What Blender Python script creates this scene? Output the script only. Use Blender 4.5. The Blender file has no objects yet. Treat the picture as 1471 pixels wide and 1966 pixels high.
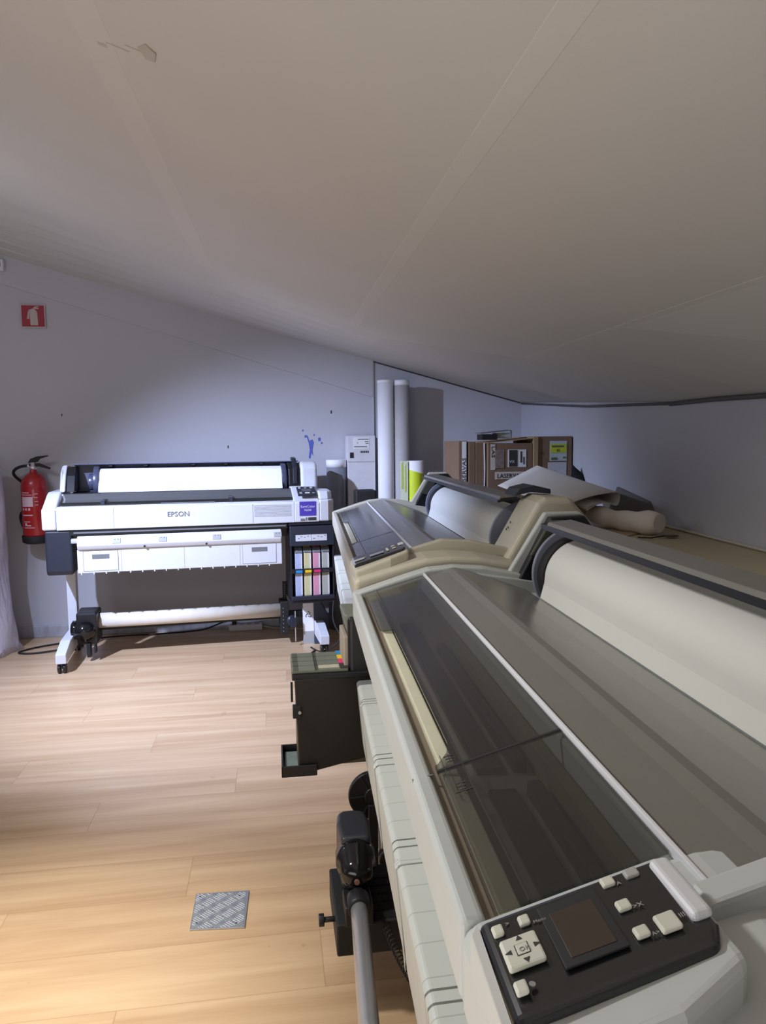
import bpy, bmesh, math, random
from mathutils import Vector, Matrix
random.seed(4)
SC = bpy.context.scene
COL = SC.collection
# ------------------------------------------------------------------ camera
F, PITCH, YAW, H = 1410.0, math.atan(135/1410.0), math.atan(210/1416.0), 1.25
def make_camera():
    f = Vector((math.sin(YAW)*math.cos(PITCH), math.cos(YAW)*math.cos(PITCH), -math.sin(PITCH)))
    r = Vector((math.cos(YAW), -math.sin(YAW), 0)); u = r.cross(f)
    c, s = math.cos(.010), math.sin(.010)
    r2 = r*c - u*s; u2 = r*s + u*c
    cam = bpy.data.cameras.new('camera'); o = bpy.data.objects.new('camera', cam); COL.objects.link(o)
    m = Matrix.Identity(4)
    for i in range(3):
        m[i][0] = r2[i]; m[i][1] = u2[i]; m[i][2] = -f[i]; m[i][3] = (0, 0, H)[i]
    o.matrix_world = m
    cam.sensor_fit = 'VERTICAL'; cam.sensor_height = 36; cam.lens = F/1966*36
    cam.clip_start = .02; cam.clip_end = 50
    SC.camera = o
make_camera()
# ------------------------------------------------------------------ world, lights, exposure
w = bpy.data.worlds.new('world'); SC.world = w; w.use_nodes = True
w.node_tree.nodes['Background'].inputs[0].default_value = (.8, .85, 1, 1)
w.node_tree.nodes['Background'].inputs[1].default_value = .02
SC.view_settings.view_transform = 'Standard'; SC.view_settings.look = 'None'
SC.view_settings.gamma = 1; SC.view_settings.use_curve_mapping = False
SC.view_settings.exposure = 0.07
def lamp(name, kind, loc, target, power, color, **k):
    l = bpy.data.lights.new(name, kind); o = bpy.data.objects.new(name, l); COL.objects.link(o)
    o.location = loc
    o.rotation_euler = (Vector(target)-Vector(loc)).to_track_quat('-Z', 'Y').to_euler()
    l.energy = power; l.color = color
    for a, v in k.items(): setattr(l, a, v)
    return o
LAMP = (-1.7, 2.8, 2.1)
lamp('spot_light', 'SPOT', LAMP, (.12, 4.2, 0), 640, (.57, .67, 1.0), spot_size=math.radians(84), spot_blend=1, shadow_soft_size=.03)
lamp('lamp_spill', 'POINT', (-1.95, 3.1, 1.85), (0, 0, 0), 11, (.82, .86, 1.0), shadow_soft_size=.08)
lamp('side_light', 'SPOT', (-.95, 1.6, 1.95), (.2, 1.1, 0), 92, (1.0, .99, .95), spot_size=math.radians(108), spot_blend=1, shadow_soft_size=.08)
lamp('floor_light', 'SPOT', (-1.25, 1.1, 2.0), (-.74, 1.50, 0), 190, (1.0, .96, .89), spot_size=math.radians(46), spot_blend=1, shadow_soft_size=.08)
lamp('upward_fill_light', 'AREA', (-.9, -.2, .7), (-.6, .5, 2.0), 20, (1.0, .97, .93), shape='RECTANGLE', size=1.6, size_y=1.2)  # added fill, unseen low behind the camera, aimed up to brighten the ceiling

# ------------------------------------------------------------------ materials
MATS = {}
def srgb(c):
    return tuple((x/255/12.92 if x/255 <= .04045 else ((x/255+.055)/1.055)**2.4) for x in c)
def mat(name, rgb, rough=.5, metal=0, noise=.04, scale=25, bump=0, spec=.5, coat=0):
    if name in MATS: return MATS[name]
    m = bpy.data.materials.new(name); m.use_nodes = True; nt = m.node_tree; b = nt.nodes['Principled BSDF']
    c = srgb(rgb)
    tc = nt.nodes.new('ShaderNodeTexCoord'); nz = nt.nodes.new('ShaderNodeTexNoise')
    nz.inputs['Scale'].default_value = scale; nz.inputs['Detail'].default_value = 4
    nt.links.new(tc.outputs['Object'], nz.inputs['Vector'])
    rp = nt.nodes.new('ShaderNodeValToRGB')
    rp.color_ramp.elements[0].position = .3; rp.color_ramp.elements[1].position = .7
    rp.color_ramp.elements[0].color = (*[x*(1-noise) for x in c], 1)
    rp.color_ramp.elements[1].color = (*[min(1, x*(1+noise)) for x in c], 1)
    nt.links.new(nz.outputs['Fac'], rp.inputs['Fac']); nt.links.new(rp.outputs['Color'], b.inputs['Base Color'])
    b.inputs['Roughness'].default_value = rough; b.inputs['Metallic'].default_value = metal
    b.inputs['Specular IOR Level'].default_value = spec; b.inputs['Coat Weight'].default_value = coat
    if bump:
        bp = nt.nodes.new('ShaderNodeBump'); bp.inputs['Strength'].default_value = bump; bp.inputs['Distance'].default_value = .004
        nt.links.new(nz.outputs['Fac'], bp.inputs['Height']); nt.links.new(bp.outputs['Normal'], b.inputs['Normal'])
    MATS[name] = m
    return m
def N(nt, t, **k):
    n = nt.nodes.new(t)
    for a, v in k.items(): setattr(n, a, v)
    return n
def math_node(nt, op, a, b=None, c=None):
    n = nt.nodes.new('ShaderNodeMath'); n.operation = op
    for i, v in enumerate((a, b, c)):
        if v is None: continue
        if isinstance(v, (int, float)): n.inputs[i].default_value = v
        else: nt.links.new(v, n.inputs[i])
    return n.outputs[0]
def mixcol(nt, fac, a, b):
    n = nt.nodes.new('ShaderNodeMix'); n.data_type = 'RGBA'
    if isinstance(fac, (int, float)): n.inputs[0].default_value = fac
    else: nt.links.new(fac, n.inputs[0])
    for i, v in ((6, a), (7, b)):
        if isinstance(v, tuple): n.inputs[i].default_value = (*v, 1)
        else: nt.links.new(v, n.inputs[i])
    return n.outputs[2]
def smoked(name, tint, gloss_rough=.12, f0=.06):
    m = bpy.data.materials.new(name); m.use_nodes = True; nt = m.node_tree; nt.nodes.clear()
    out = N(nt, 'ShaderNodeOutputMaterial'); tr = N(nt, 'ShaderNodeBsdfTransparent'); gl = N(nt, 'ShaderNodeBsdfGlossy')
    df = N(nt, 'ShaderNodeBsdfDiffuse'); mx = N(nt, 'ShaderNodeMixShader'); mx2 = N(nt, 'ShaderNodeMixShader'); fr = N(nt, 'ShaderNodeFresnel')
    tr.inputs[0].default_value = (*tint, 1); gl.inputs['Roughness'].default_value = gloss_rough; gl.inputs[0].default_value = (.9, .9, .9, 1)
    df.inputs[0].default_value = (.08, .08, .08, 1); fr.inputs[0].default_value = 1.5
    mx2.inputs[0].default_value = .12
    nt.links.new(tr.outputs[0], mx2.inputs[1]); nt.links.new(df.outputs[0], mx2.inputs[2])
    gm = N(nt, 'ShaderNodeNewGeometry'); nt.links.new(math_node(nt, 'MULTIPLY', math_node(nt, 'MINIMUM', fr.outputs[0], .9), math_node(nt, 'SUBTRACT', 1.0, gm.outputs['Backfacing'])), mx.inputs[0]); nt.links.new(mx2.outputs[0], mx.inputs[1]); nt.links.new(gl.outputs[0], mx.inputs[2])
    nt.links.new(mx.outputs[0], out.inputs[0]); MATS[name] = m
    return m
def floor_mat():
    m = bpy.data.materials.new('laminate planks'); m.use_nodes = True; nt = m.node_tree; b = nt.nodes['Principled BSDF']
    tc = N(nt, 'ShaderNodeTexCoord'); sp = N(nt, 'ShaderNodeSeparateXYZ'); nt.links.new(tc.outputs['Object'], sp.inputs[0])
    x, y = sp.outputs[0], sp.outputs[1]
    ry = math_node(nt, 'DIVIDE', math_node(nt, 'SUBTRACT', y, 1.787), .2)
    row = math_node(nt, 'FLOOR', ry); fy = math_node(nt, 'FRACT', ry)
    off = math_node(nt, 'MULTIPLY', math_node(nt, 'SUBTRACT', 9.0, row), .463)
    xs = math_node(nt, 'DIVIDE', math_node(nt, 'ADD', math_node(nt, 'ADD', x, .42), off), 1.285)
    pl = math_node(nt, 'FLOOR', xs); fx = math_node(nt, 'FRACT', xs)
    def edge(f, wd):
        return math_node(nt, 'LESS_THAN', math_node(nt, 'MINIMUM', f, math_node(nt, 'SUBTRACT', 1.0, f)), wd)
    seam = math_node(nt, 'MAXIMUM', edge(fy, .0055), edge(fx, .0011))
    cmb = N(nt, 'ShaderNodeCombineXYZ'); nt.links.new(row, cmb.inputs[0]); nt.links.new(pl, cmb.inputs[1])
    wn = N(nt, 'ShaderNodeTexWhiteNoise'); nt.links.new(cmb.outputs[0], wn.inputs[0])
    mp = N(nt, 'ShaderNodeMapping'); mp.inputs['Scale'].default_value = (1.0, 14, 1); nt.links.new(tc.outputs['Object'], mp.inputs[0])
    ad = N(nt, 'ShaderNodeVectorMath', operation='ADD'); nt.links.new(mp.outputs[0], ad.inputs[0])
    sc = N(nt, 'ShaderNodeVectorMath', operation='SCALE'); nt.links.new(wn.outputs['Color'], sc.inputs[0]); sc.inputs['Scale'].default_value = 30
    nt.links.new(sc.outputs[0], ad.inputs[1])
    nz = N(nt, 'ShaderNodeTexNoise'); nz.inputs['Scale'].default_value = 1.0; nz.inputs['Detail'].default_value = 5; nz.inputs['Roughness'].default_value = .6; nz.inputs['Distortion'].default_value = .5
    nt.links.new(ad.outputs[0], nz.inputs['Vector'])
    rp = N(nt, 'ShaderNodeValToRGB'); e = rp.color_ramp.elements
    e[0].position = .32; e[0].color = (*srgb((190, 155, 118)), 1); e[1].position = .66; e[1].color = (*srgb((216, 185, 147)), 1)
    nt.links.new(nz.outputs['Fac'], rp.inputs['Fac'])
    v = math_node(nt, 'MULTIPLY_ADD', wn.outputs['Value'], .08, .95)
    hsv = N(nt, 'ShaderNodeHueSaturation'); nt.links.new(v, hsv.inputs['Value']); nt.links.new(rp.outputs[0], hsv.inputs['Color'])
    sp2 = N(nt, 'ShaderNodeTexNoise'); sp2.inputs['Scale'].default_value = 9; sp2.inputs['Detail'].default_value = 2; nt.links.new(tc.outputs['Object'], sp2.inputs['Vector'])
    spot = math_node(nt, 'MULTIPLY', math_node(nt, 'GREATER_THAN', sp2.outputs['Fac'], .735), .25)
    c1 = mixcol(nt, spot, hsv.outputs[0], srgb((150, 110, 80)))
    c2 = mixcol(nt, math_node(nt, 'MULTIPLY', seam, .28), c1, srgb((110, 70, 40)))
    nt.links.new(c2, b.inputs['Base Color'])
    b.inputs['Roughness'].default_value = .33; b.inputs['Specular IOR Level'].default_value = .5
    bp = N(nt, 'ShaderNodeBump'); bp.inputs['Strength'].default_value = .25; bp.inputs['Distance'].default_value = .002; bp.invert = True
    nt.links.new(seam, bp.inputs['Height']); nt.links.new(bp.outputs[0], b.inputs['Normal'])
    return m
def ribbed(name, rgb, pitch, major, dark):
    """plastic slats: faint lines every pitch metres, darker double lines every major metres along local x"""
    m = bpy.data.materials.new(name); m.use_nodes = True; nt = m.node_tree; b = nt.nodes['Principled BSDF']
    tc = N(nt, 'ShaderNodeTexCoord'); sp = N(nt, 'ShaderNodeSeparateXYZ'); nt.links.new(tc.outputs['Object'], sp.inputs[0])
    a = math_node(nt, 'LESS_THAN', math_node(nt, 'FRACT', math_node(nt, 'DIVIDE', sp.outputs[0], pitch)), .0022/pitch)
    q = math_node(nt, 'FRACT', math_node(nt, 'DIVIDE', math_node(nt, 'ADD', sp.outputs[0], .12), major))
    g = math_node(nt, 'MAXIMUM', math_node(nt, 'LESS_THAN', q, .004/major), math_node(nt, 'LESS_THAN', math_node(nt, 'ABSOLUTE', math_node(nt, 'SUBTRACT', q, .022/major)), .002/major))
    base = srgb(rgb)
    c = mixcol(nt, math_node(nt, 'MULTIPLY', a, .28), base, srgb(dark)); c = mixcol(nt, math_node(nt, 'MULTIPLY', g, .85), c, srgb(dark))
    nt.links.new(c, b.inputs['Base Color']); b.inputs['Roughness'].default_value = .45
    return m
def paint_mat(name, rgb, stains=False, rough=.85):
    m = bpy.data.materials.new(name); m.use_nodes = True; nt = m.node_tree; b = nt.nodes['Principled BSDF']
    tc = N(nt, 'ShaderNodeTexCoord'); nz = N(nt, 'ShaderNodeTexNoise'); nz.inputs['Scale'].default_value = 2.2; nz.inputs['Detail'].default_value = 6
    nt.links.new(tc.outputs['Object'], nz.inputs['Vector'])
    c = srgb(rgb); col = mixcol(nt, nz.outputs['Fac'], tuple(x*.95 for x in c), tuple(min(1, x*1.05) for x in c))
    nt.links.new(col, b.inputs['Base Color']); b.inputs['Roughness'].default_value = rough; b.inputs['Specular IOR Level'].default_value = .25
    n2 = N(nt, 'ShaderNodeTexNoise'); n2.inputs['Scale'].default_value = 120; n2.inputs['Detail'].default_value = 3; nt.links.new(tc.outputs['Object'], n2.inputs['Vector'])
    bp = N(nt, 'ShaderNodeBump'); bp.inputs['Strength'].default_value = .12; bp.inputs['Distance'].default_value = .002
    nt.links.new(n2.outputs['Fac'], bp.inputs['Height']); nt.links.new(bp.outputs[0], b.inputs['Normal'])
    return m
def plate_mat():
    m = bpy.data.materials.new('checker plate metal'); m.use_nodes = True; nt = m.node_tree; b = nt.nodes['Principled BSDF']
    b.inputs['Metallic'].default_value = .85; b.inputs['Roughness'].default_value = .34; b.inputs['Base Color'].default_value = (*srgb((192, 198, 206)), 1)
    return m
def weave_mat():
    m = bpy.data.materials.new('plastic wrap'); m.use_nodes = True; nt = m.node_tree; b = nt.nodes['Principled BSDF']
    tc = N(nt, 'ShaderNodeTexCoord'); mp = N(nt, 'ShaderNodeMapping'); mp.inputs['Scale'].default_value = (6, 6, 1.6)
    nt.links.new(tc.outputs['Object'], mp.inputs[0])
    nz = N(nt, 'ShaderNodeTexNoise'); nz.inputs['Scale'].default_value = 3; nz.inputs['Detail'].default_value = 8; nz.inputs['Distortion'].default_value = 1.5
    nt.links.new(mp.outputs[0], nz.inputs['Vector'])
    c = mixcol(nt, nz.outputs['Fac'], srgb((176, 168, 186)), srgb((226, 222, 236)))
    nt.links.new(c, b.inputs['Base Color']); b.inputs['Roughness'].default_value = .3; b.inputs['Coat Weight'].default_value = .5
    bp = N(nt, 'ShaderNodeBump'); bp.inputs['Strength'].default_value = .7; bp.inputs['Distance'].default_value = .02
    nt.links.new(nz.outputs['Fac'], bp.inputs['Height']); nt.links.new(bp.outputs[0], b.inputs['Normal'])
    return m
BLACK = mat('black plastic', (28, 28, 31), .38)
BLACKM = mat('matt black plastic', (26, 25, 27), .65)
DARKBLUE = mat('dark blue grey plastic', (38, 42, 54), .45)
CASE = mat('cool grey white plastic', (188, 192, 190), .42, noise=.02)
CASEB = mat('yellowed beige plastic', (190, 184, 166), .45, noise=.03)
CASEW = mat('white plastic', (212, 213, 218), .4, noise=.015)
COVER = mat('satin grey cover', (116, 114, 108), .26, noise=.03, scale=6)
LIGHTGREY = mat('light grey metal', (168, 168, 166), .45)
MIDGREY = mat('mid grey plastic', (112, 114, 116), .4)
PAPER = mat('matt white paper', (213, 213, 207), .8, noise=.01)
PAPERW = mat('bright white paper', (236, 236, 238), .8, noise=.01)
CARD = mat('brown cardboard', (122, 98, 78), .85, noise=.07, scale=12)
CARDL = mat('light cardboard edge', (160, 134, 98), .85, noise=.08, scale=40)
CHROME = mat('brushed chrome', (228, 228, 230), .27, metal=.7)
BUTTON = mat('ivory button', (206, 206, 192), .5)
WHITE = mat('white print', (225, 225, 225), .7)
DARKPRINT = mat('dark print', (52, 50, 50), .7)
GREYPRINT = mat('grey print', (150, 150, 150), .7)
RED = mat('red enamel', (168, 30, 34), .3, coat=.3)
REDSIGN = mat('red sign print', (150, 44, 58), .6)
PURPLE = mat('purple label', (74, 56, 160), .5)
CYAN = mat('cyan label', (40, 140, 205), .5)
YELLOW = mat('yellow label', (240, 200, 20), .5)
MAGENTA = mat('magenta label', (225, 50, 120), .5)
SCREEN = mat('lcd screen', (62, 52, 46), .25)
SMOKE = smoked('smoked plastic', (.68, .68, .67))
CLEARG = smoked('smoked grey cover', (.5, .5, .52), .15)
GREENY = mat('grey green plastic', (112, 118, 104), .45)
STEELB = mat('blue grey felt', (120, 134, 134), .8, noise=.15, scale=60)

# ------------------------------------------------------------------ mesh helpers
class MB:
    def __init__(s): s.bm = bmesh.new()
    def box(s, x0, x1, y0, y1, z0, z1, rot=None, mi=0):
        vs = [s.bm.verts.new((x, y, z)) for x in (x0, x1) for y in (y0, y1) for z in (z0, z1)]
        if rot:
            c = Vector(((x0+x1)/2, (y0+y1)/2, (z0+z1)/2))
            for v in vs: v.co = c + rot @ (v.co-c)
        for q in ((0, 1, 3, 2), (4, 6, 7, 5), (0, 4, 5, 1), (2, 3, 7, 6), (0, 2, 6, 4), (1, 5, 7, 3)):
            s.bm.faces.new([vs[i] for i in q]).material_index = mi
        return s
    def extrude(s, pts, vec):
        """closed polygon pts (3D) swept by vec"""
        vec = Vector(vec); a = [s.bm.verts.new(p) for p in pts]; b = [s.bm.verts.new(Vector(p)+vec) for p in pts]; n = len(pts)
        s.bm.faces.new(a); s.bm.faces.new(b[::-1])
        for i in range(n): s.bm.faces.new([a[i], b[i], b[(i+1) % n], a[(i+1) % n]])
        return s
    def prism(s, prof, u0, u1):
        """profile in (y,z) swept along x"""
        return s.extrude([(u0, y, z) for y, z in prof], (u1-u0, 0, 0))
    def plan(s, pts, z0, z1): return s.extrude([(x, y, z0) for x, y in pts], (0, 0, z1-z0))
    def cyl(s, p0, p1, r, r1=None, seg=24, caps=True):
        p0, p1 = Vector(p0), Vector(p1); r1 = r if r1 is None else r1
        return s.loft([(p0, r), (p1, r1)], seg, caps)
    def loft(s, rings, seg=24, caps=True):
        ax = (rings[-1][0]-rings[0][0]).normalized(); t = Vector((0, 0, 1)) if abs(ax.z) < .9 else Vector((1, 0, 0))
        a = ax.cross(t).normalized(); b = ax.cross(a)
        rs = [[s.bm.verts.new(p + (a*math.cos(2*math.pi*i/seg) + b*math.sin(2*math.pi*i/seg))*r) for i in range(seg)] for p, r in rings]
        for k in range(len(rs)-1):
            for i in range(seg):
                f = s.bm.faces.new([rs[k][i], rs[k][(i+1) % seg], rs[k+1][(i+1) % seg], rs[k+1][i]]); f.smooth = True
        if caps: s.bm.faces.new(rs[0][::-1]); s.bm.faces.new(rs[-1])
        return s
    def lathe(s, base, prof, axis=(0, 0, 1), seg=28):
        base, ax = Vector(base), Vector(axis).normalized()
        return s.loft([(base+ax*z, r) for r, z in prof], seg)
    def tube(s, pts, r, seg=8):
        pts = [Vector(p) for p in pts]; prev = None; n = len(pts); up = Vector((0, 0, 1))
        for i, p in enumerate(pts):
            t = (pts[min(i+1, n-1)]-pts[max(i-1, 0)]).normalized()
            a = t.cross(up)
            if a.length < .1: a = t.cross(Vector((1, 0, 0)))
            a.normalize(); b = t.cross(a)
            ring = [s.bm.verts.new(p+(a*math.cos(2*math.pi*k/seg)+b*math.sin(2*math.pi*k/seg))*r) for k in range(seg)]
            if prev:
                for k in range(seg):
                    f = s.bm.faces.new([prev[k], prev[(k+1) % seg], ring[(k+1) % seg], ring[k]]); f.smooth = True
            else: s.bm.faces.new(ring[::-1])
            prev = ring
        s.bm.faces.new(prev); return s
    def ring(s, c, axis, r0, r1, wd, seg=40):
        c, ax = Vector(c), Vector(axis).normalized(); t = Vector((0, 0, 1)); a = ax.cross(t).normalized(); b = ax.cross(a)
        rr = [[s.bm.verts.new(c+ax*h+(a*math.cos(2*math.pi*i/seg)+b*math.sin(2*math.pi*i/seg))*r) for i in range(seg)] for r, h in ((r0, 0), (r1, 0), (r1, wd), (r0, wd))]
        for k in range(4):
            for i in range(seg):
                s.bm.faces.new([rr[k][i], rr[k][(i+1) % seg], rr[(k+1) % 4][(i+1) % seg], rr[(k+1) % 4][i]])
        return s
    def build(s, name, m, parent=None, bevel=0, smooth=False, solid=None, bseg=2, angle=35):
        bm = s.bm; off = Vector(parent['_o']) if parent and '_o' in parent.keys() else None
        if off: bmesh.ops.translate(bm, verts=bm.verts[:], vec=-off)
        bmesh.ops.recalc_face_normals(bm, faces=bm.faces[:])
        me = bpy.data.meshes.new(name); bm.to_mesh(me); bm.free()
        for mm in (m if isinstance(m, list) else [m]): me.materials.append(mm)
        o = bpy.data.objects.new(name, me); COL.objects.link(o); o.parent = parent
        if off: o['_o'] = tuple(off)
        if bevel:
            b = o.modifiers.new('bevel', 'BEVEL'); b.width = bevel; b.segments = bseg; b.limit_method = 'ANGLE'; b.angle_limit = math.radians(angle)
        if smooth:
            for p in me.polygons: p.use_smooth = True
        return o
def tag(o, label, cat, group=None, kind=None):
    o['label'] = label; o['category'] = cat
    if group: o['group'] = group
    if kind: o['kind'] = kind
    return o
def thing(name, label, cat, loc, rz=0, group=None, world=True):
    """Empty at the base; world=True means parts are given in world coordinates"""
    o = bpy.data.objects.new(name, None); COL.objects.link(o); o.location = loc; o.rotation_euler = (0, 0, rz)
    o.empty_display_size = .05
    if world: o['_o'] = tuple(loc)
    return tag(o, label, cat, group)
def struct(o): o['kind'] = 'structure'; return o
def text(s, name, size, org, xd, yd, m, parent, extrude=.0006, align='LEFT', sx=1):
    c = bpy.data.curves.new(name, 'FONT'); c.body = s; c.size = size; c.extrude = extrude; c.align_x = align; c.resolution_u = 2
    t = bpy.data.objects.new(name, c); COL.objects.link(t); dg = bpy.context.evaluated_depsgraph_get(); dg.update()
    me = bpy.data.meshes.new_from_object(t.evaluated_get(dg)); bpy.data.objects.remove(t); me.name = name
    xd, yd = Vector(xd).normalized(), Vector(yd).normalized(); zd = xd.cross(yd)
    M = Matrix(((xd.x*sx, yd.x, zd.x, org[0]), (xd.y*sx, yd.y, zd.y, org[1]), (xd.z*sx, yd.z, zd.z, org[2]), (0, 0, 0, 1)))
    me.transform(M)
    if parent and '_o' in parent.keys(): me.transform(Matrix.Translation(-Vector(parent['_o'])))
    me.materials.clear(); me.materials.append(m)
    o = bpy.data.objects.new(name, me); COL.objects.link(o); o.parent = parent
    return o
def bez(p0, p1, p2, p3, n=16):
    out = []
    for i in range(n+1):
        t = i/n; out.append(Vector(p0)*(1-t)**3+Vector(p1)*3*t*(1-t)**2+Vector(p2)*3*t*t*(1-t)+Vector(p3)*t**3)
    return out
def spline(pts, n=8):
    P = [Vector(p) for p in pts]; P = [P[0]]+P+[P[-1]]; out = []
    for i in range(1, len(P)-2):
        for k in range(n):
            t = k/n; a, b, c, d = P[i-1], P[i], P[i+1], P[i+2]
            out.append(.5*((2*b)+(c-a)*t+(2*a-5*b+4*c-d)*t*t+(3*b-a-3*c+d)*t**3))
    out.append(P[-2]); return out

# ------------------------------------------------------------------ setting
SLOPE = -.37
def zA(x): return 1.964+SLOPE*x              # sloped ceiling height
def zWall(x): return 2.418-.269*(x+1.646)   # where the ceiling meets the back wall
WALL = paint_mat('white painted wall', (186, 186, 192)); CEIL = paint_mat('greyish ceiling paint', (202, 199, 194))
XL, YB, XR0, YW = -2.6, -1.6, 1.726, 4.98
def xR(y): return 1.726-.079*(5-y)
fl = MB(); fl.box(XL, 2.4, YB, 5.1, -.05, 0); struct(fl.build('floor', floor_mat()))
b = MB(); b.extrude([(XL, YW, 0), (2.0, YW, 0), (2.0, YW, zWall(2.0)+.1), (XL, YW, zWall(XL)+.3)], (0, .12, 0)); struct(b.build('wall_back', WALL))
def ztop(y):
    pts = [(-1.6, 1.36), (2.07, 1.386), (2.35, 1.392), (2.70, 1.393), (3.63, 1.427), (5.0, 1.513)]
    for (a, za), (c, zc) in zip(pts, pts[1:]):
        if y <= c: return za+(zc-za)*(y-a)/(c-a)
    return pts[-1][1]
b = MB(); b.extrude([(xR(5.1), 5.1, 0), (xR(YB), YB, 0), (xR(YB), YB, 1.62), (xR(5.1), 5.1, 1.62)], (.1, 0, 0)); struct(b.build('wall_right', WALL))
b = MB(); b.box(XL-.1, XL, YB, 5.1, 0, 3.05); struct(b.build('wall_left', WALL))
b = MB(); b.box(XL-.1, 2.4, YB-.1, YB, 0, 3.05); struct(b.build('wall_front', WALL))
# ceiling: sloped field, back band that turns towards the wall, and the right field below the joint
bm = bmesh.new()
fold = [(XL, 4.45), (-1.33, 4.06), (-.554, 3.89), (.55, 3.67), (1.036, 2.94), (1.544, 2.70)]
def add(*pts): return bm.faces.new([bm.verts.new(p) for p in pts])
for (x0, y0), (x1, y1) in zip(fold, fold[1:]):
    if x1 < 1.1: add((x0, y0, zA(x0)), (x1, y1, zA(x1)), (x1, YB, zA(x1)), (x0, YB, zA(x0)))
    xe = x1 if x1 < 1.5 else 1.726; z0 = zA(x0); z1 = zA(x1) if x1 < 1.5 else ztop(y1); n = 6
    for i in range(n):
        def pt(xa, ya, za, xb, t): return (xa+(xb-xa)*t, ya+(YW-ya)*t, za+(zWall(xb)-za)*t)
        add(pt(x0, y0, z0, x0, i/n), pt(x1, y1, z1, xe, i/n), pt(x1, y1, z1, xe, (i+1)/n), pt(x0, y0, z0, x0, (i+1)/n))
ya = [2.94, 2.5, 2.1, 1.2, 0, YB]; yb = [2.70, 2.35, 2.07, 1.2, 0, YB]
for i in range(5):
    add((1.036, ya[i], zA(1.036)), (xR(yb[i]), yb[i], ztop(yb[i])), (xR(yb[i+1]), yb[i+1], ztop(yb[i+1])), (1.036, ya[i+1], zA(1.036)))
bmesh.ops.remove_doubles(bm, verts=bm.verts[:], dist=.002)
bmesh.ops.recalc_face_normals(bm, faces=bm.faces[:])
top = bmesh.ops.extrude_face_region(bm, geom=bm.faces[:])
bmesh.ops.translate(bm, verts=[v for v in top['geom'] if isinstance(v, bmesh.types.BMVert)], vec=(0, 0, .08))
bmesh.ops.recalc_face_normals(bm, faces=bm.faces[:])
me = bpy.data.meshes.new('ceiling'); bm.to_mesh(me); bm.free(); me.materials.append(CEIL)
ce = bpy.data.objects.new('ceiling', me); COL.objects.link(ce); struct(ce)
# taped joints in the plasterboard: shallow raised bands
TAPE = paint_mat('joint tape paint', (205, 202, 197))
def joint(name, pts, wd):
    m = MB()
    for (a, b_) in zip(pts, pts[1:]):
        ax, ay = a; bx, by = b_
        m.extrude([(ax-wd/2, ay, zA(ax-wd/2)-.0006), (ax+wd/2, ay, zA(ax+wd/2)-.0006), (bx+wd/2, by, zA(bx+wd/2)-.0006), (bx-wd/2, by, zA(bx-wd/2)-.0006)], (0, 0, .012))
    struct(m.build(name, TAPE, bevel=.002))
joint('trim_2', [(.404, 3.62), (.404, YB)], .045)
joint('trim_3', [(-.29, 3.6), (-.345, 1.8), (-.40, YB)], .075)
joint('trim_4', [(1.03, 2.92), (1.03, YB)], .02)
m = MB()
for x_, y_, a_, b_ in ((-.335, 1.70, .010, .006), (-.30, 1.68, .024, .002), (-.262, 1.655, .02, .002)): m.extrude([(x_-a_, y_-b_, zA(x_-a_)-.0012), (x_+a_, y_-b_*1.6, zA(x_+a_)-.0012), (x_+a_*.8, y_+b_, zA(x_+a_*.8)-.0012), (x_-a_, y_+b_, zA(x_-a_)-.0012)], (0, 0, .004))
m.extrude([(-.255, 1.64, zA(-.255)-.001), (-.235, 1.61, zA(-.235)-.002), (-.218, 1.63, zA(-.218)-.004), (-.226, 1.675, zA(-.226)-.002), (-.245, 1.68, zA(-.245)-.001)], (0, 0, .006))
tag(m.build('ceiling_damage', paint_mat('torn plaster', (186, 180, 170))), 'torn and scuffed plaster patch on the ceiling, upper left', 'ceiling damage')
# raised strip along the slope on the back wall, grey caulk line on the right wall, tile skirting
m = MB()
m.extrude([(XL, YW-.012, zWall(XL)+.02), (.68, YW-.012, zWall(.68)+.02), (.68, YW-.012, 1.548), (-1.655, YW-.012, 2.251), (XL, YW-.012, 2.535)], (0, .02, 0)); struct(m.build('trim_1', WALL, bevel=.006))
m = MB(); m.box(.679, .683, YW-.0125, YW, .0, 1.79); struct(m.build('trim_5', WALL, bevel=.003))
CAULK = mat('grey caulk', (92, 90, 90), .8)
m = MB(); m.tube([(xR(y)-.006, y, ztop(y)-.006) for y in (4.96, 4.3, 3.63, 2.9, 2.70)], .006); m.tube([(xR(y)-.006, y, ztop(y)-.008) for y in (2.70, 2.5, 2.35, 2.07, 1.5, 1.0)], .008); struct(m.build('trim_6', CAULK))
m = MB(); m.tube([(XL, YW-.004, zWall(XL)-.004), (1.71, YW-.004, zWall(1.71)-.004)], .005); struct(m.build('trim_7', CAULK))
def tile_mat():
    m = bpy.data.materials.new('grey skirting tile'); m.use_nodes = True; nt = m.node_tree; b = nt.nodes['Principled BSDF']
    tc = N(nt, 'ShaderNodeTexCoord'); mp = N(nt, 'ShaderNodeMapping'); mp.inputs['Rotation'].default_value = (0, .6, 0); mp.inputs['Scale'].default_value = (10, 1, 3); nt.links.new(tc.outputs['Object'], mp.inputs[0])
    nz = N(nt, 'ShaderNodeTexNoise'); nz.inputs['Scale'].default_value = 2.5; nz.inputs['Detail'].default_value = 5; nt.links.new(mp.outputs[0], nz.inputs['Vector'])
    nt.links.new(mixcol(nt, nz.outputs['Fac'], srgb((120, 122, 132)), srgb((196, 198, 205))), b.inputs['Base Color']); b.inputs['Roughness'].default_value = .4
    return m
m = MB(); m.box(XL, 1.7, YW-.012, YW, 0, .075); struct(m.build('baseboard_back', tile_mat(), bevel=.003))
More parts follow.
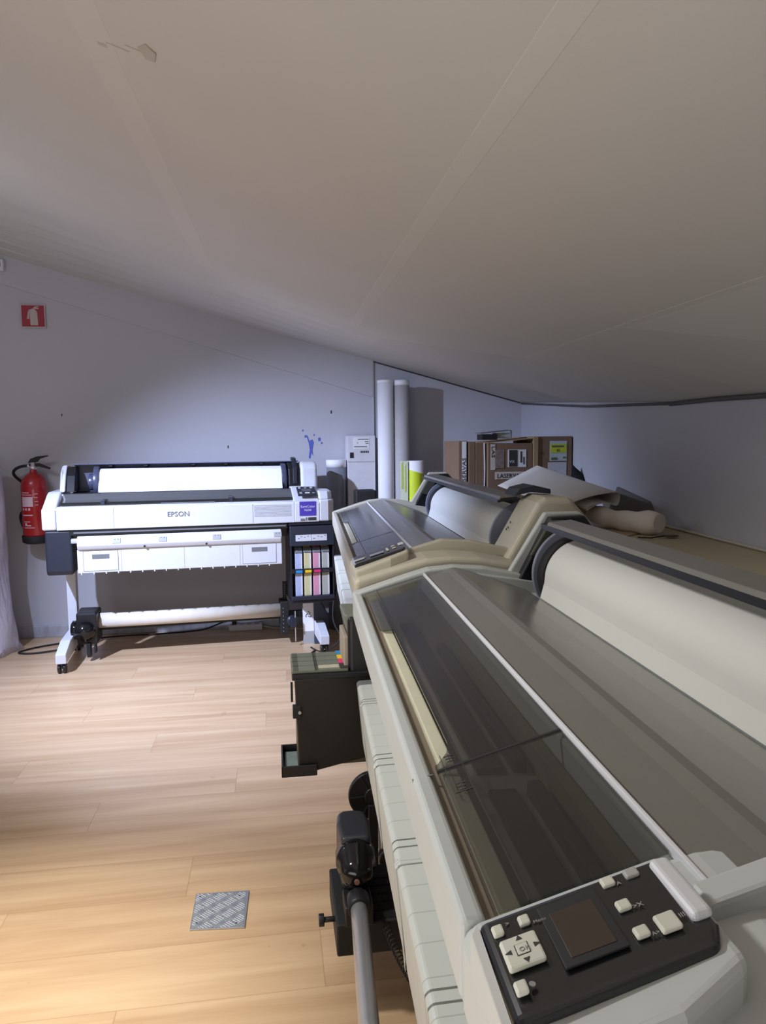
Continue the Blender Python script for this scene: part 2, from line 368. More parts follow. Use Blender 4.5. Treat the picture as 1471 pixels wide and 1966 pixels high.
# marks of blue paint on the back wall
BLUEP = mat('blue paint', (84, 100, 178), .7)
m = MB(); y = YW-.002
m.extrude([(x, y, z) for x, z in [(.222, 1.30), (.232, 1.295), (.243, 1.26), (.262, 1.27), (.272, 1.25), (.262, 1.20), (.266, 1.16), (.255, 1.18), (.246, 1.14), (.236, 1.15), (.244, 1.20), (.238, 1.245)]], (0, .003, 0))
for x, z, r in ((.217, 1.29, .006), (.275, 1.30, .004), (.31, 1.27, .008), (.325, 1.245, .005), (.20, 1.33, .004)):
    m.box(x-r, x+r, y, YW, z-r*1.4, z+r*1.4)
tag(m.build('paint_mark', BLUEP), 'blue paint drips on the back wall above the white printer', 'paint mark')
for lab, x, z, r in (('small dark chip in the wall paint above the narrow white carton', .393, 1.452, .007), ('small dark mark in the wall paint above the middle of the white printer', -.294, 1.226, .006), ('small dark mark in the wall paint above the left end of the white printer', -1.33, 1.44, .005)):
    m = MB(); m.box(x-r*.6, x+r*.6, y, YW, z-r*1.5, z+r*1.5); tag(m.build('wall_mark', DARKPRINT), lab, 'wall mark', 'chips in the wall paint')

# ------------------------------------------------------------------ large grey printers on the right
def wheel(name, x, y, parent, r=.03):
    m = MB(); m.cyl((x-.022, y, r), (x-.006, y, r), r, seg=20); m.cyl((x+.006, y, r), (x+.022, y, r), r, seg=20); m.cyl((x, y, r), (x, y, .1), .012, seg=10)
    m.box(x-.006, x+.006, y-.02, y+.02, r, r+.04)
    return m.build(name, BLACK, parent, bevel=.003)
def big_printer(label, loc, rz, dz, L, uS, uW, p0, p1, s0, s1, case, rib, near):
    P = thing('large_format_printer', label, 'printer', loc, rz, world=False)
    Z = lambda pr: [(d, z+dz) for d, z in pr]
    rim = [(0, .864), (.012, .869), (.134, .908), (.194, .925), (.258, .93), (.339, .925), (.493, .893), (.51, .873), (.56, .82), (.58, .62), (.5, .5), (.11, .5), (.080, .63), (.046, .70), (.001, .80)]
    low = [(0, .864), (.006, .867), (.020, .867), (.0225, .862), (.023, .800), (.172, .800), (.176, .902), (.22, .914), (.255, .921), (.35, .896), (.45, .858), (.5, .858), (.56, .82), (.58, .62), (.5, .5), (.11, .5), (.080, .63), (.046, .70), (.001, .80)]
    rend = [(0, .862), (.012, .867), (.134, .900), (.194, .915), (.258, .919), (.339, .913), (.48, .885), (.53, .86), (.56, .82), (.58, .62), (.5, .5), (.11, .5), (.080, .63), (.046, .70), (.001, .80)]
    m = MB(); m.prism(Z(low), .04, uW+.004); body = m.build('body', case, P, bevel=.004)
    m = MB(); m.prism(Z(rim), 0, .045); m.build('left_end_cover', case, P, bevel=.006, bseg=3)
    m = MB(); m.prism(Z(rend), uW+.003, L); m.build('right_end_cover', case, P, bevel=.022, bseg=4)
    # thin dark parting lines
    m = MB(); m.prism(Z([(.0008, .855), (-.0006, .863), (.0235, .8678), (.0235, .860)]), uS+.006, uS+.0085); m.build('parting_line', MIDGREY, body)
    m = MB(); m.prism(Z([(.1785, .906), (.1785, .916), (.1825, .917), (.1825, .906)]), .046, p1-.08); m.build('white_edge_strip', CASEW, P, bevel=.001)
    # grey cover over the hump
    cov = [(.184, .909), (.215, .9165), (.235, .9215), (.25, .928), (.262, .9285), (.30, .9175), (.36, .899), (.445, .867)]
    m = MB(); m.prism(Z(cov+[(d, z-.004) for d, z in cov[::-1]]), .047, p0+.012); m.build('paper_feed_cover', COVER, P, bevel=.0015, smooth=False, angle=60)
    # cover rim on the right
    m = MB(); m.prism(Z([(.150, .905), (.165, .922), (.255, .948), (.34, .943), (.49, .908), (.50, .89), (.34, .90), (.2, .90)]), p0+.008, p0+.036); m.build('cover_rim', case, P, bevel=.004)
    m = MB(); m.prism(Z([(.30, .915), (.49, .885), (.515, .872), (.515, .845), (.30, .86)]), .02, .06); m.build('rim_end', case, P, bevel=.003)
    # interior
    m = MB(); m.box(.05, uW, .037, .056, .80+dz, .864+dz); m.build('inner_panel', mat('cream inner panel', (206, 202, 178), .5), P, bevel=.002)
    m = MB(); m.box(.05, uW, .022, .037, .80+dz, .856+dz); m.build('inner_groove', mat('taupe groove', (120, 108, 94), .6), P)
    m = MB(); m.box(.05, uW, .056, .17, .800+dz, .845+dz); m.build('cavity_floor', mat('taupe inner floor', (122, 116, 106), .6), P)
    m = MB(); m.box(.30, uS-.03, .085, .118, .80+dz, .853+dz); m.build('print_rail', BLACK, P, bevel=.003)
    m = MB(); m.box(uS+.02, uW-.02, .085, .118, .80+dz, .853+dz); m.build('print_rail', BLACK, P, bevel=.003)
    m = MB(); m.box(.50, uS-.03, .130, .148, .80+dz, .862+dz); m.box(uS+.02, uW-.02, .130, .148, .80+dz, .862+dz); m.build('carriage_guide', BLACK, P, bevel=.004)
    m = MB(); m.box(.05, uW, .155, .172, .80+dz, .876+dz); m.build('carriage_rail', mat('olive grey metal', (118, 112, 92), .5), P)
    # two smoked windows hinged at the white strip
    def zl(d): return .865+(d-.03)*.29+dz
    def window(poly, nm):
        m = MB(); bm_ = m.bm
        a = [bm_.verts.new((u, d, zl(d))) for u, d in poly]; c = [bm_.verts.new((u, d, zl(d)+.003)) for u, d in poly]; n = len(poly)
        bm_.faces.new(a[::-1]); bm_.faces.new(c)
        for i in range(n): bm_.faces.new([a[i], a[(i+1) % n], c[(i+1) % n], c[i]])
        return m.build(nm, SMOKE, P)
    far = window([(.047, .03), (s0, .03), (s0+.02, .036), (s0+.03, .054), (s1-.045, .054), (s1-.02, .048), (s1, .034), (s1+.003, .030), (uS-.002, .030), (uS-.002, .177), (.047, .177)], 'smoked_window')
    nr = window([(uS+.002, .030), (uW, .030), (uW, .177), (uS+.002, .177)], 'smoked_window')
    for wn, ua, ub in ((far, .05, uS-.003), (nr, uS+.003, uW)):
        m = MB(); m.box(ua, ub, .0585, .0597, zl(.059)+.002, zl(.059)+.0036); m.build('window_crease', DARKPRINT, wn)
    m = MB(); m.prism([(.030, zl(.03)+.0034), (.177, zl(.177)+.0034), (.177, zl(.177)), (.030, zl(.03))], uS-.0022, uS+.0022); m.build('window_joint', BLACKM, P)
    def strip(ua, ub, da, db, nm, mt, par, h=.0006):
        m = MB(); m.extrude([(u_, d_, zl(d_)+.003) for u_, d_ in ((ua, da), (ub, da), (ub, db), (ua, db))], (0, 0, h)); return m.build(nm, mt, par)
    if near:   # arrows moulded into the window corner
        for wn, uc in ((far, uS-.028), (nr, uS+.042)):
            for k in range(3): strip(uc+k*.007, uc+k*.007+.0022, .0425+.001*k, .0535-.001*k, 'release_mark', DARKPRINT, wn)
            strip(uc-.003, uc+.018, .0475, .0487, 'release_mark', DARKPRINT, wn)
        strip(uS+.003, uS+.062, .0385, .0392, 'moulded_outline', DARKPRINT, nr); strip(uS+.0605, uS+.062, .0392, .0585, 'moulded_outline', DARKPRINT, nr)
        strip(uS-.035, uS-.003, .0385, .0392, 'moulded_outline', DARKPRINT, far)
    # front slatted output tray
    tr = [(.076, .647), (.010, .644), (.004, .638), (.018, .478), (.026, .478), (.016, .630), (.078, .634)]
    m = MB(); m.prism(Z(tr), .085, L-.12); tray = m.build('output_tray', rib, P, bevel=.003)
    m = MB(); m.prism(Z(tr), .050, .085); m.build('tray_end_cap', MIDGREY, tray, bevel=.003)
    for k in range(5):
        u = .21+k*(L-.45)/4
        m = MB(); m.prism(Z([(.076, .6485), (.009, .6465), (.0015, .639), (.0155, .478), (.014, .512), (.006, .644), (.078, .646)]), u, u+.014); m.build('tray_hook', rib, tray, bevel=.002)
        text('EPSON', 'brand_lettering', .036, (.56 if near else .50, .032, .730+dz), (1, 0, 0), (0, -.045, .1), CASEW, body, .003)
    # roll cover strip, arms and right cap
    m = MB(); m.prism(Z([(.452, 1.046), (.457, 1.056), (.512, 1.061), (.517, 1.058), (.517, 1.050), (.512, 1.055), (.459, 1.050), (.455, 1.044)]), .19, L-.26); bar = m.build('roll_cover', CLEARG if False else COVER, P, bevel=.001)
    for k in range(int((L-.5)/.19)):
        m = MB(); m.prism(Z([(.456, 1.044), (.456, 1.050), (.50, 1.052), (.50, 1.038)]), .24+k*.19, .262+k*.19); m.build('cover_tab', BLACKM, bar, bevel=.002)
    m = MB(); m.prism(Z([(.452, 1.036), (.452, 1.048), (.47, 1.052), (.51, 1.054), (.51, 1.046), (.47, 1.040)]), .15, L-.27); m.build('cover_lip', BLACK, bar)
    m = MB(); m.prism(Z([(.405, .90), (.505, 1.062), (.60, 1.062), (.66, 1.00), (.66, .84), (.45, .86)]), .000, .022); la = m.build('left_arm', case, P, bevel=.005)
    m = MB(); m.prism(Z([(.428, .893), (.510, 1.052), (.60, 1.055), (.65, .99), (.65, .84), (.46, .86)]), .022, .055); m.build('arm_inner', BLACK, la, bevel=.004)
    m = MB(); m.prism(Z([(.452, .955), (.506, 1.046), (.545, 1.046), (.51, .945)]), .055, .066); m.build('arm_bracket', mat('dark olive plastic', (70, 72, 62), .4), la, bevel=.004)
    m = MB(); m.prism(Z([(.425, .88), (.522, 1.050), (.545, 1.064), (.62, 1.06), (.69, .98), (.69, .80), (.45, .80)]), L-.28, L-.10); rc = m.build('right_arm', case, P, bevel=.016, bseg=4)
    m = MB(); m.prism(Z([(.488, 1.058), (.505, 1.080), (.55, 1.090), (.60, 1.078), (.60, 1.064), (.54, 1.07), (.51, 1.064)]), L-.34, L-.22); m.build('arm_latch', DARKBLUE, rc, bevel=.003)
    m = MB()
    for a_, z_ in ((.465, .960), (.477, .98), (.470, .965)): m.box(L-.26+a_*.1, L-.255+a_*.1, a_-.003, a_-.001, z_+dz, z_+.006+dz)
    m.build('rub_mark', DARKPRINT, rc)
    # rear wall of roll recess
    m = MB(); m.prism(Z([(.55, .80), (.60, .80), (.70, .86), (.70, 1.0), (.69, 1.0), (.69, .87), (.60, .83), (.55, .82)]), .05, L-.28); m.build('roll_recess', BLACKM, P)
    # control panel
    pz = lambda d: .905+(d-.03)*.30+dz
    pw = p1-p0
    m = MB(); m.extrude([(p0-.012, -.001, pz(0)-.006), (p0-.012, .150, pz(.15)-.006), (p1+.010, .152, pz(.15)-.008), (p1+.03, .10, pz(.10)-.010), (p1+.03, .004, pz(0)-.014)], (0, 0, -.05)); base = m.build('panel_base', case, P, bevel=.008, bseg=3)
    m = MB(); m.extrude([(p0, .004, pz(.004)-.012), (p0, .142, pz(.142)-.012), (p0+.008, .142, pz(.142)-.012), (p1-.015, .145, pz(.145)-.012), (p1, .138, pz(.138)-.016), (p1, .006, pz(.006)-.016)], (0, 0, .012))
    pan = m.build('control_panel', mat('gloss black panel', (30, 31, 34), .22, coat=.4), P, bevel=.006, bseg=3)
    def on(u0_, u1_, d0_, d1_, nm, mt, h=.002, bev=.0015, par=pan):
        s = pw/.092
        a0, a1 = p0+(u0_-1.373)*s, p0+(u1_-1.373)*s
        m = MB(); m.extrude([(a0, d0_, pz(d0_)-.001), (a1, d0_, pz(d0_)-.001), (a1, d1_, pz(d1_)-.001), (a0, d1_, pz(d1_)-.001)], (0, 0, h+.001)); return m.build(nm, mt, par, bevel=bev)
    if near:
        sc = on(1.382, 1.4435, .045, .088, 'display_bezel', BLACKM, .0008, .0005); on(1.392, 1.437, .051, .082, 'screen', SCREEN, .0013, .0003, sc)
        pad = on(1.402, 1.431, .0115, .037, 'direction_pad', BUTTON, .003, .003)
        on(1.411, 1.422, .0195, .029, 'ok_outline', DARKPRINT, .0033, .0005, pad); on(1.4117, 1.4213, .0202, .0283, 'ok_button', BUTTON, .0037, .0005, pad)
        s = pw/.092
        text('OK', 'ok_lettering', .0055, (p0+(1.4195-1.373)*s, .0215, pz(.0215)+.0040), (0, 1, .3), (-1, 0, 0), GREYPRINT, pad, .0002)
        for uu, dd, a in ((1.4055, .0245, 0), (1.4275, .0245, 1), (1.4165, .0145, 2), (1.4165, .0345, 3)):
            uu = p0+(uu-1.373)*s; q = .0022
            tri = {0: [(-q, 0), (q, -q), (q, q)], 1: [(q, 0), (-q, q), (-q, -q)], 2: [(0, -q), (q, q), (-q, q)], 3: [(0, q), (-q, -q), (q, -q)]}[a]
            m = MB(); m.extrude([(uu+x_, dd+y_, pz(dd+y_)+.003) for x_, y_ in tri], (0, 0, .0004)); m.build('arrow_mark', DARKPRINT, pad)
        for k, (uu, dd, su, sd) in enumerate([(1.390, .0142, .0055, .004), (1.389, .0335, .0052, .004), (1.4455, .0148, .0058, .0042), (1.3815, .0985, .0052, .0048), (1.4090, .0985, .0052, .0048), (1.4370, .0985, .0052, .0048), (1.4370, .1165, .0085, .0070), (1.3815, .1165, .0046, .0052)]):
            on(uu-su, uu+su, dd-sd, dd+sd, 'button', BUTTON if k < 7 else LIGHTGREY, .0025, .002)
        for tx, uu, dd, sz in (('Menu', 1.395, .039, .0042), ('A', 1.388, .1035, .005), ('>X', 1.415, .1035, .006), ('A>A', 1.443, .1035, .0045), ('III', 1.437, .1252, .006), ('>', 1.388, .0205, .006)):
            text(tx, 'panel_lettering', sz, (p0+(uu-1.373)*s, dd, pz(dd)+.0006), (0, 1, .3), (-1, 0, 0), GREYPRINT, pan, .0002)
        m = MB(); m.cyl((p0+(1.445-1.373)*s, .0222, pz(.0222)), (p0+(1.445-1.373)*s, .0222, pz(.0222)+.0008), .0022, seg=14); m.build('indicator_light', GREYPRINT, pan)
        m = MB(); q = p0+(1.3775-1.373)*s; e = p0+(1.4425-1.373)*s
        m.extrude([(q, .131, pz(.131)-.004), (q, .146, pz(.146)-.006), (e, .146, pz(.146)-.006), (e, .131, pz(.131)-.004)], (0, 0, .0085)); m.build('panel_handle', CASEW, pan, bevel=.004, bseg=3)
        m = MB(); m.extrude([(p0-.002, .004, pz(0)-.004), (p1+.002, .004, pz(0)-.008), (p1+.002, .000, pz(0)-.014), (p0-.002, .000, pz(0)-.012)], (0, 0, .003)); m.build('panel_edge_trim', LIGHTGREY, pan, bevel=.001)
    else:
        on(1.420, 1.440, .050, .088, 'lcd_screen', mat('pale lcd', (150, 150, 170), .3), .001, .0004)
        for uu in (1.408, 1.421, 1.434):
            for dd in (.099, ): on(uu-.004, uu+.004, dd-.003, dd+.003, 'button', BUTTON, .002, .001)
        on(1.395, 1.402, .112, .122, 'button', BUTTON, .002, .001); on(1.425, 1.432, .112, .122, 'button', BUTTON, .002, .001)
        on(1.390, 1.415, .131, .146, 'panel_handle', CASEW, .003, .002)
        on(1.433, 1.439, .006, .034, 'name_strip', CASEW, .0012, .0004); on(1.424, 1.429, .006, .040, 'name_strip', LIGHTGREY, .0012, .0004)
    # stand
    for u in (.14, L-.16):
        m = MB(); m.box(u-.035, u+.035, .16, .30, .12, .50+dz); m.build('stand_leg', LIGHTGREY, P, bevel=.006)
        m = MB(); m.box(u-.04, u+.04, -.06 if u < .5 else .06, .62, .075, .13); ft = m.build('stand_foot', LIGHTGREY, P, bevel=.008)
        wheel('caster', u, -.03 if u < .5 else .10, ft); wheel('caster', u, .58, ft)
    m = MB(); m.box(.14, L-.16, .20, .26, .28, .34); m.build('stand_crossbar', LIGHTGREY, P, bevel=.004)
    return P
RIBA = ribbed('slatted grey tray', (188, 191, 186), .058, .31, (70, 70, 66)); RIBB = ribbed('slatted cream tray', (200, 200, 188), .058, .31, (80, 80, 70))
def ang(t): return math.atan2(-math.cos(t), -math.sin(t))
P1 = big_printer('big grey printer in the foreground with large black control panel and colour screen', (.194, 1.866, 0), ang(.0415), 0, 1.76, 1.062, 1.322, 1.373, 1.465, .405, 1.045, CASE, RIBA, True)
P2 = big_printer('beige printer behind the foreground printer with narrow lcd panel', (.295, 3.792, 0), ang(.049), .027, 1.91, 1.263, 1.735, 1.745, 1.85, .55, 1.285, CASEB, RIBB, False)
def paper_roll(label, loc, rz, dz, u0, u1):
    R = thing('paper_roll', label, 'paper roll', (loc[0], loc[1], 0), rz, 'paper rolls loaded in the grey printers', world=False)
    cd, cz, r = .552, .915+dz, .094
    prof = [(.4475, .868+dz), (.4555, .890+dz)]
    a0 = math.radians(176)
    for i in range(145):
        a = a0-i*math.radians(176+176)/144
        prof.append((cd+r*math.cos(a), cz+r*math.sin(a)))
    m = MB(); m.prism(prof, u0, u1); m.build('paper', PAPER, R, smooth=False, bevel=.0005)
    for u, s in ((u0, -1), (u1, 1)):
        m = MB(); m.cyl((u, cd, cz), (u+s*.042, cd, cz), r+.006, seg=56); m.cyl((u, cd, cz), (u+s*.07, cd, cz), .04, seg=24); fl_ = m.build('flange', BLACKM, R, bevel=.002)
        m = MB(); m.ring((u+s*.042, cd+.006, cz+.004), (s, 0, 0), r-.02, r+.022, .014, 56); m.build('flange_rim', mat('blue grey rim', (128, 132, 148), .35), fl_, bevel=.002)
    return R
paper_roll('cream paper roll loaded in the foreground grey printer', (.194, 1.866), ang(.0415), 0, .165, 1.42)
paper_roll('cream paper roll loaded in the beige printer behind', (.295, 3.792), ang(.049), .027, .36, 1.53)

# ink bay with four cartridges at the far end of the near printer
IB = thing('ink_bay_unit', 'black ink bay with side panel, standing out left of the foreground printer', 'ink bay', (.1, 1.95, .38))
m = MB(); m.extrude([(.040, 1.862, .640), (.34, 1.885, .640), (.34, 1.885, .425), (.225, 1.875, .415), (.049, 1.862, .385)], (0, -.006, 0)); sp = m.build('side_panel', mat('brown black panel', (33, 29, 26), .55), IB, bevel=.004)
m = MB(); m.box(.034, .34, 1.862, 2.03, .636, .652); m.build('cartridge_shelf', BLACK, IB, bevel=.003)
m = MB(); m.box(.045, .34, 1.872, 2.02, .40, .636); m.build('housing', mat('olive plastic', (88, 84, 66), .5), IB, bevel=.004)
m = MB(); m.box(.034, .056, 1.850, 1.872, .54, .572); lk = m.build('lock', BLACKM, IB, bevel=.002)
m = MB(); m.cyl((.052, 1.850, .556), (.052, 1.847, .556), .004, seg=14); m.build('lock_screw', LIGHTGREY, lk)
m = MB(); m.box(.030, .036, 1.865, 1.87, .58, .632); m.build('lock_strap', BLACKM, IB)
m = MB(); x0, x1, y0, y1, z0, z1 = .002, .094, 1.845, 1.99, .386, .40
m.box(x0, x1, y0, y1, z0, z0+.004)
m.box(x0, x1, y0, y0+.005, z0, z0+.03); m.box(x0, x1, y1-.005, y1, z0, z0+.03); m.box(x0, x0+.005, y0, y1, z0, z0+.03); m.build('catch_tray', BLACK, IB, bevel=.002)
m = MB(); m.box(.012, .05, 1.855, 1.975, .391, .40); m.build('felt_pad', STEELB, IB)
m = MB(); m.box(.182, .34, 1.872, 2.03, .640, .795); m.build('bay_hood', BLACK, IB, bevel=.012, bseg=3)
m = MB(); m.extrude([(.172, 1.885, .800), (.240, 1.875, .800), (.236, 1.875, .742), (.185, 1.885, .738)], (0, .14, 0)); m.build('bay_lid', GREENY, IB, bevel=.008, bseg=3)
m = MB(); m.box(.172, .186, 1.885, 2.02, .66, .74); m.build('bay_front', mat('pinkish grey plastic', (170, 158, 142), .5), IB, bevel=.003)
def cart(i):
    y0 = 1.868+i*.0405; nm = ['black', 'magenta', 'yellow', 'cyan'][i]; cm = [DARKPRINT, MAGENTA, YELLOW, CYAN][i]
    C = thing('ink_cartridge', f'grey ink cartridge with {nm} end, lying in the ink bay', 'ink cartridge', (.034, y0, .652), 0, 'grey ink cartridges lying in the ink bay', world=False)
    m = MB(); m.box(.0, .148, .001, .0385, 0, .010); m.build('case', GREENY, C, bevel=.003)
    m = MB(); m.box(.060, .064, .0005, .039, .0095, .0112); m.box(.066, .0675, .0005, .039, .0095, .0112)
    for k in range(5): m.box(.004+k*.003, .005+k*.003, .001, .038, .0095, .0107)
    m.build('seam', DARKPRINT, C)
    m = MB(); m.box(.126, .148, .001, .0385, .0100, .0115); m.build('colour_label', cm, C)
    if i == 0:
        m = MB(); m.box(.070, .124, .008, .034, .0100, .0110); m.build('paper_label', CASEB, C)
for i in range(4): cart(i)

# take-up unit on the near printer's left foot
TU = thing('take_up_unit', 'black take-up motor unit with chrome spindle in the bottom foreground', 'take-up unit', (.17, 1.6, .13))
m = MB(); m.box(.112, .262, 1.50, 1.72, .132, .205); blk = m.build('bracket', BLACKM, TU, bevel=.004)
m = MB()
for i in range(5):
    for j in range(6): m.box(.185+i*.014, .196+i*.014, 1.51+j*.03, 1.532+j*.03, .205, .2065)
m.build('vent_grid', BLACK, blk)
m = MB(); m.plan([(.135, 1.62), (.205, 1.62), (.21, 1.70), (.205, 1.745), (.18, 1.755), (.15, 1.755), (.135, 1.745), (.13, 1.70)], .205, .335); m.build('motor_housing', mat('slate black plastic', (52, 54, 60), .3), TU, bevel=.012, bseg=4)
m = MB(); m.loft([(Vector((.168, 1.64, .285)), .046), (Vector((.166, 1.60, .285)), .046), (Vector((.165, 1.59, .284)), .038), (Vector((.163, 1.555, .282)), .036), (Vector((.162, 1.545, .281)), .028), (Vector((.161, 1.535, .28)), .012)], 32); hub = m.build('hub', mat('gloss black plastic', (22, 22, 24), .12), TU)
m = MB()
for k in range(3):
    a = k*2.09+.5; m.box(.164-.004+.03*math.cos(a), .164+.004+.03*math.cos(a), 1.545, 1.60, .283-.004+.03*math.sin(a), .283+.004+.03*math.sin(a))
m.build('hub_lug', BLACK, hub, bevel=.002)
m = MB(); m.cyl((.161, 1.535, .28), (.161, 1.531, .28), .006, seg=14); m.build('hub_pin', mat('copper pin', (150, 110, 92), .4), hub)
m = MB(); m.cyl((.112, 1.555, .185), (.088, 1.555, .185), .006, seg=12); m.cyl((.088, 1.555, .185), (.076, 1.555, .185), .014, seg=10); m.build('knob', BLACK, TU, bevel=.001)
a, b_ = Vector((.161, 1.50, .245)), Vector((.095, .45, .245))
m = MB(); m.cyl(a, b_, .0185, seg=40); m.build('spindle', CHROME, TU)
m = MB(); m.cyl(a+Vector((0, .03, 0)), a-Vector((0, .012, 0)), .026, seg=24); m.box(.130, .192, 1.49, 1.56, .205, .25); m.build('spindle_holder', BLACK, TU, bevel=.003)
m = MB(); pts = []
p0, p1 = Vector((.214, 1.56, .20)), Vector((.236, 1.28, .235))
for i in range(18*14):
    t = i/(18*14-1); c = p0.lerp(p1, t); c.z -= .015*math.sin(math.pi*t); aa = 2*math.pi*18*t
    pts.append(c+Vector((math.cos(aa)*.0075, 0, math.sin(aa)*.0075)))
m.tube([(.205, 1.60, .207), (.212, 1.58, .205)]+pts+[(.25, 1.24, .25)], .0016, 6)
tag(m.build('coiled_cord', BLACKM), 'black coiled cord running from the take-up motor', 'cord')
m = MB(); m.tube(spline([(.34, 1.60, .30), (.27, 1.36, .10), (.255, 1.23, .02), (.20, 1.10, .006), (.14, .95, .006)]), .004, 8); m.tube(spline([(.35, 1.58, .30), (.285, 1.35, .10), (.27, 1.22, .02), (.22, 1.09, .006), (.17, .93, .006)]), .004, 8)
tag(m.build('power_cable', BLACKM), 'pair of black cables on the floor below the foreground printer', 'cable')
FD = thing('media_flange', 'black round take-up flange behind the tray of the foreground printer', 'flange', (.22, 1.84, .24))
m = MB(); m.cyl((.238, 1.84, .322), (.238, 1.855, .322), .064, seg=48); m.cyl((.238, 1.835, .322), (.238, 1.87, .322), .022, seg=24); d_ = m.build('disc', BLACK, FD, bevel=.002)
m = MB()
for k in range(6):
    q = k*math.pi/3; m.box(.205, .238, 1.836, 1.84, .3205, .3235, rot=None) if k == 0 else m.extrude([(.238+.02*math.cos(q), 1.8365, .322+.02*math.sin(q)), (.238+.06*math.cos(q), 1.8365, .322+.06*math.sin(q)), (.238+.06*math.cos(q+.05), 1.8365, .322+.06*math.sin(q+.05)), (.238+.02*math.cos(q+.1), 1.8365, .322+.02*math.sin(q+.1))], (0, .004, 0))
m.build('spoke', BLACKM, d_)
m = MB(); m.box(.225, .25, 1.83, 1.87, .13, .30); m.build('flange_stand', BLACKM, FD, bevel=.003)

# ------------------------------------------------------------------ white printer by the back wall
A5 = math.radians(5.0)
P3 = thing('wide_format_printer', 'white printer on a stand by the back wall with paper roll and ink tanks', 'printer', (-1.25, 4.18, 0), A5, world=False)
side = [(0, .785), (0, .895), (.006, .906), (.03, .912), (.17, .975), (.20, .985), (.46, .985), (.50, .95), (.50, .785)]
mid = [(0, .785), (0, .900), (.004, .905), (.055, .912), (.055, .89), (.185, .94), (.19, .972), (.205, .965), (.215, .90), (.46, .90), (.50, .95), (.50, .785)]
m = MB(); m.prism(side, 0, .075); m.build('left_cover', CASEW, P3, bevel=.018, bseg=4)
m = MB(); m.prism(mid, .074, 1.372); fb = m.build('body', CASEW, P3, bevel=.004)
m = MB(); m.prism(side, 1.370, 1.52); m.build('panel_cover', CASEW, P3, bevel=.006)
m = MB(); pl = [(1.516, 0), (1.57, .004), (1.60, .025), (1.612, .07), (1.615, .22), (1.60, .36), (1.516, .40)]
m.plan(pl, .785, .915)
m.extrude([(x, y, .914) for x, y in [(1.516, .01), (1.57, .014), (1.60, .04), (1.61, .22), (1.516, .30)]], (0, .03, .05)); m.build('right_cover', CASEW, P3, bevel=.012, bseg=4)
m = MB()
for u in (.074, .37, 1.13): m = MB(); m.box(u, u+.0016, -.0008, .001, .79, .898); m.build('parting_line', MIDGREY, fb)
W3 = MB(); W3.prism([(.052, .914), (.188, .974), (.188, .977), (.052, .917)], .085, 1.372); win = W3.build('smoked_window', SMOKE, P3)
m = MB(); m.box(.085, 1.372, .10, .16, .91, .925); m.build('carriage_guide', BLACKM, P3)
for u in (.30, 1.0): m = MB(); m.box(u, u+.02, .055, .18, .90, .94); m.build('window_rib', DARKBLUE, P3)
m = MB(); m.box(.62, .92, .046, .054, .914, .918); m.build('window_grip', MIDGREY, P3, bevel=.001)
text('EPSON', 'brand_lettering', .040, (.655, -.001, .843), (1, 0, 0), (0, 0, 1), mat('silver lettering', (112, 114, 124), .35, metal=.3), fb, .0015, sx=1.0)
m = MB()
for k in range(9): m.box(1.138, 1.352, -.0012, .001, .825+k*.0078, .8285+k*.0078)
m.build('vent_slots', LIGHTGREY, fb)
m = MB(); m.box(1.400, 1.497, -.002, .001, .822, .906); pur = m.build('purple_label', PURPLE, P3)
text('SureColor', 'label_lettering', .020, (1.4485, -.0025, .870), (1, 0, 0), (0, 0, 1), WHITE, pur, .0004, 'CENTER')
text('F6200', 'label_lettering', .017, (1.4485, -.0025, .850), (1, 0, 0), (0, 0, 1), WHITE, pur, .0004, 'CENTER')
m = MB(); m.box(1.450, 1.497, -.002, .001, .795, .812); m.build('badge', DARKPRINT, P3); m = MB(); m.box(1.405, 1.430, -.002, .001, .792, .806); m.box(1.435, 1.444, -.002, .001, .795, .812); m.build('badge', MIDGREY, P3)
# control panel
m = MB(); R_ = Matrix.Rotation(math.radians(24), 3, 'X'); m.box(1.397, 1.507, .02, .125, .955, .966, rot=R_); cp = m.build('control_panel', DARKBLUE, P3, bevel=.003)
def onp(u0, u1, v0, v1, nm, mt):
    m = MB(); c = Vector((1.452, .0725, .9605)); bx = [(u0, v0), (u1, v0), (u1, v1), (u0, v1)]
    m.extrude([c+R_ @ Vector((u-1.452, v, .0045)) for u, v in bx], R_ @ Vector((0, 0, .003))); m.build(nm, mt, cp, bevel=.0006)
onp(1.424, 1.480, -.012, .018, 'display', mat('grey display', (84, 88, 96), .3))
for u, v in ((1.413, .038), (1.413, .030), (1.448, .032), (1.483, .040), (1.483, .031), (1.415, -.022), (1.415, -.034), (1.49, -.030)): onp(u-.007, u+.007, v-.0025, v+.0025, 'button', BUTTON)
onp(1.440, 1.468, -.036, -.022, 'button', BUTTON)
# roll feed
m = MB(); m.prism([(.24, .98), (.30, 1.08), (.36, 1.13), (.44, 1.13), (.47, .98)], .060, .085); m.prism([(.235, .96), (.30, 1.09), (.36, 1.125), (.46, 1.12), (.48, .96)], .055, .068); m.build('left_arm', CASEW, P3, bevel=.008, bseg=3)
m = MB(); m.prism([(.26, .98), (.31, 1.07), (.36, 1.12), (.44, 1.12), (.46, .98)], .085, .135); m.build('arm_inner', BLACK, P3, bevel=.005)
m = MB(); m.prism([(.22, .93), (.225, 1.09), (.25, 1.125), (.29, 1.134), (.40, 1.13), (.45, .95)], 1.438, 1.542); m.build('right_arm', CASEW, P3, bevel=.02, bseg=4)
m = MB(); m.prism([(.23, .985), (.24, 1.09), (.30, 1.125), (.44, 1.125), (.46, .98)], 1.365, 1.44); ra = m.build('roll_holder', BLACK, P3, bevel=.006)
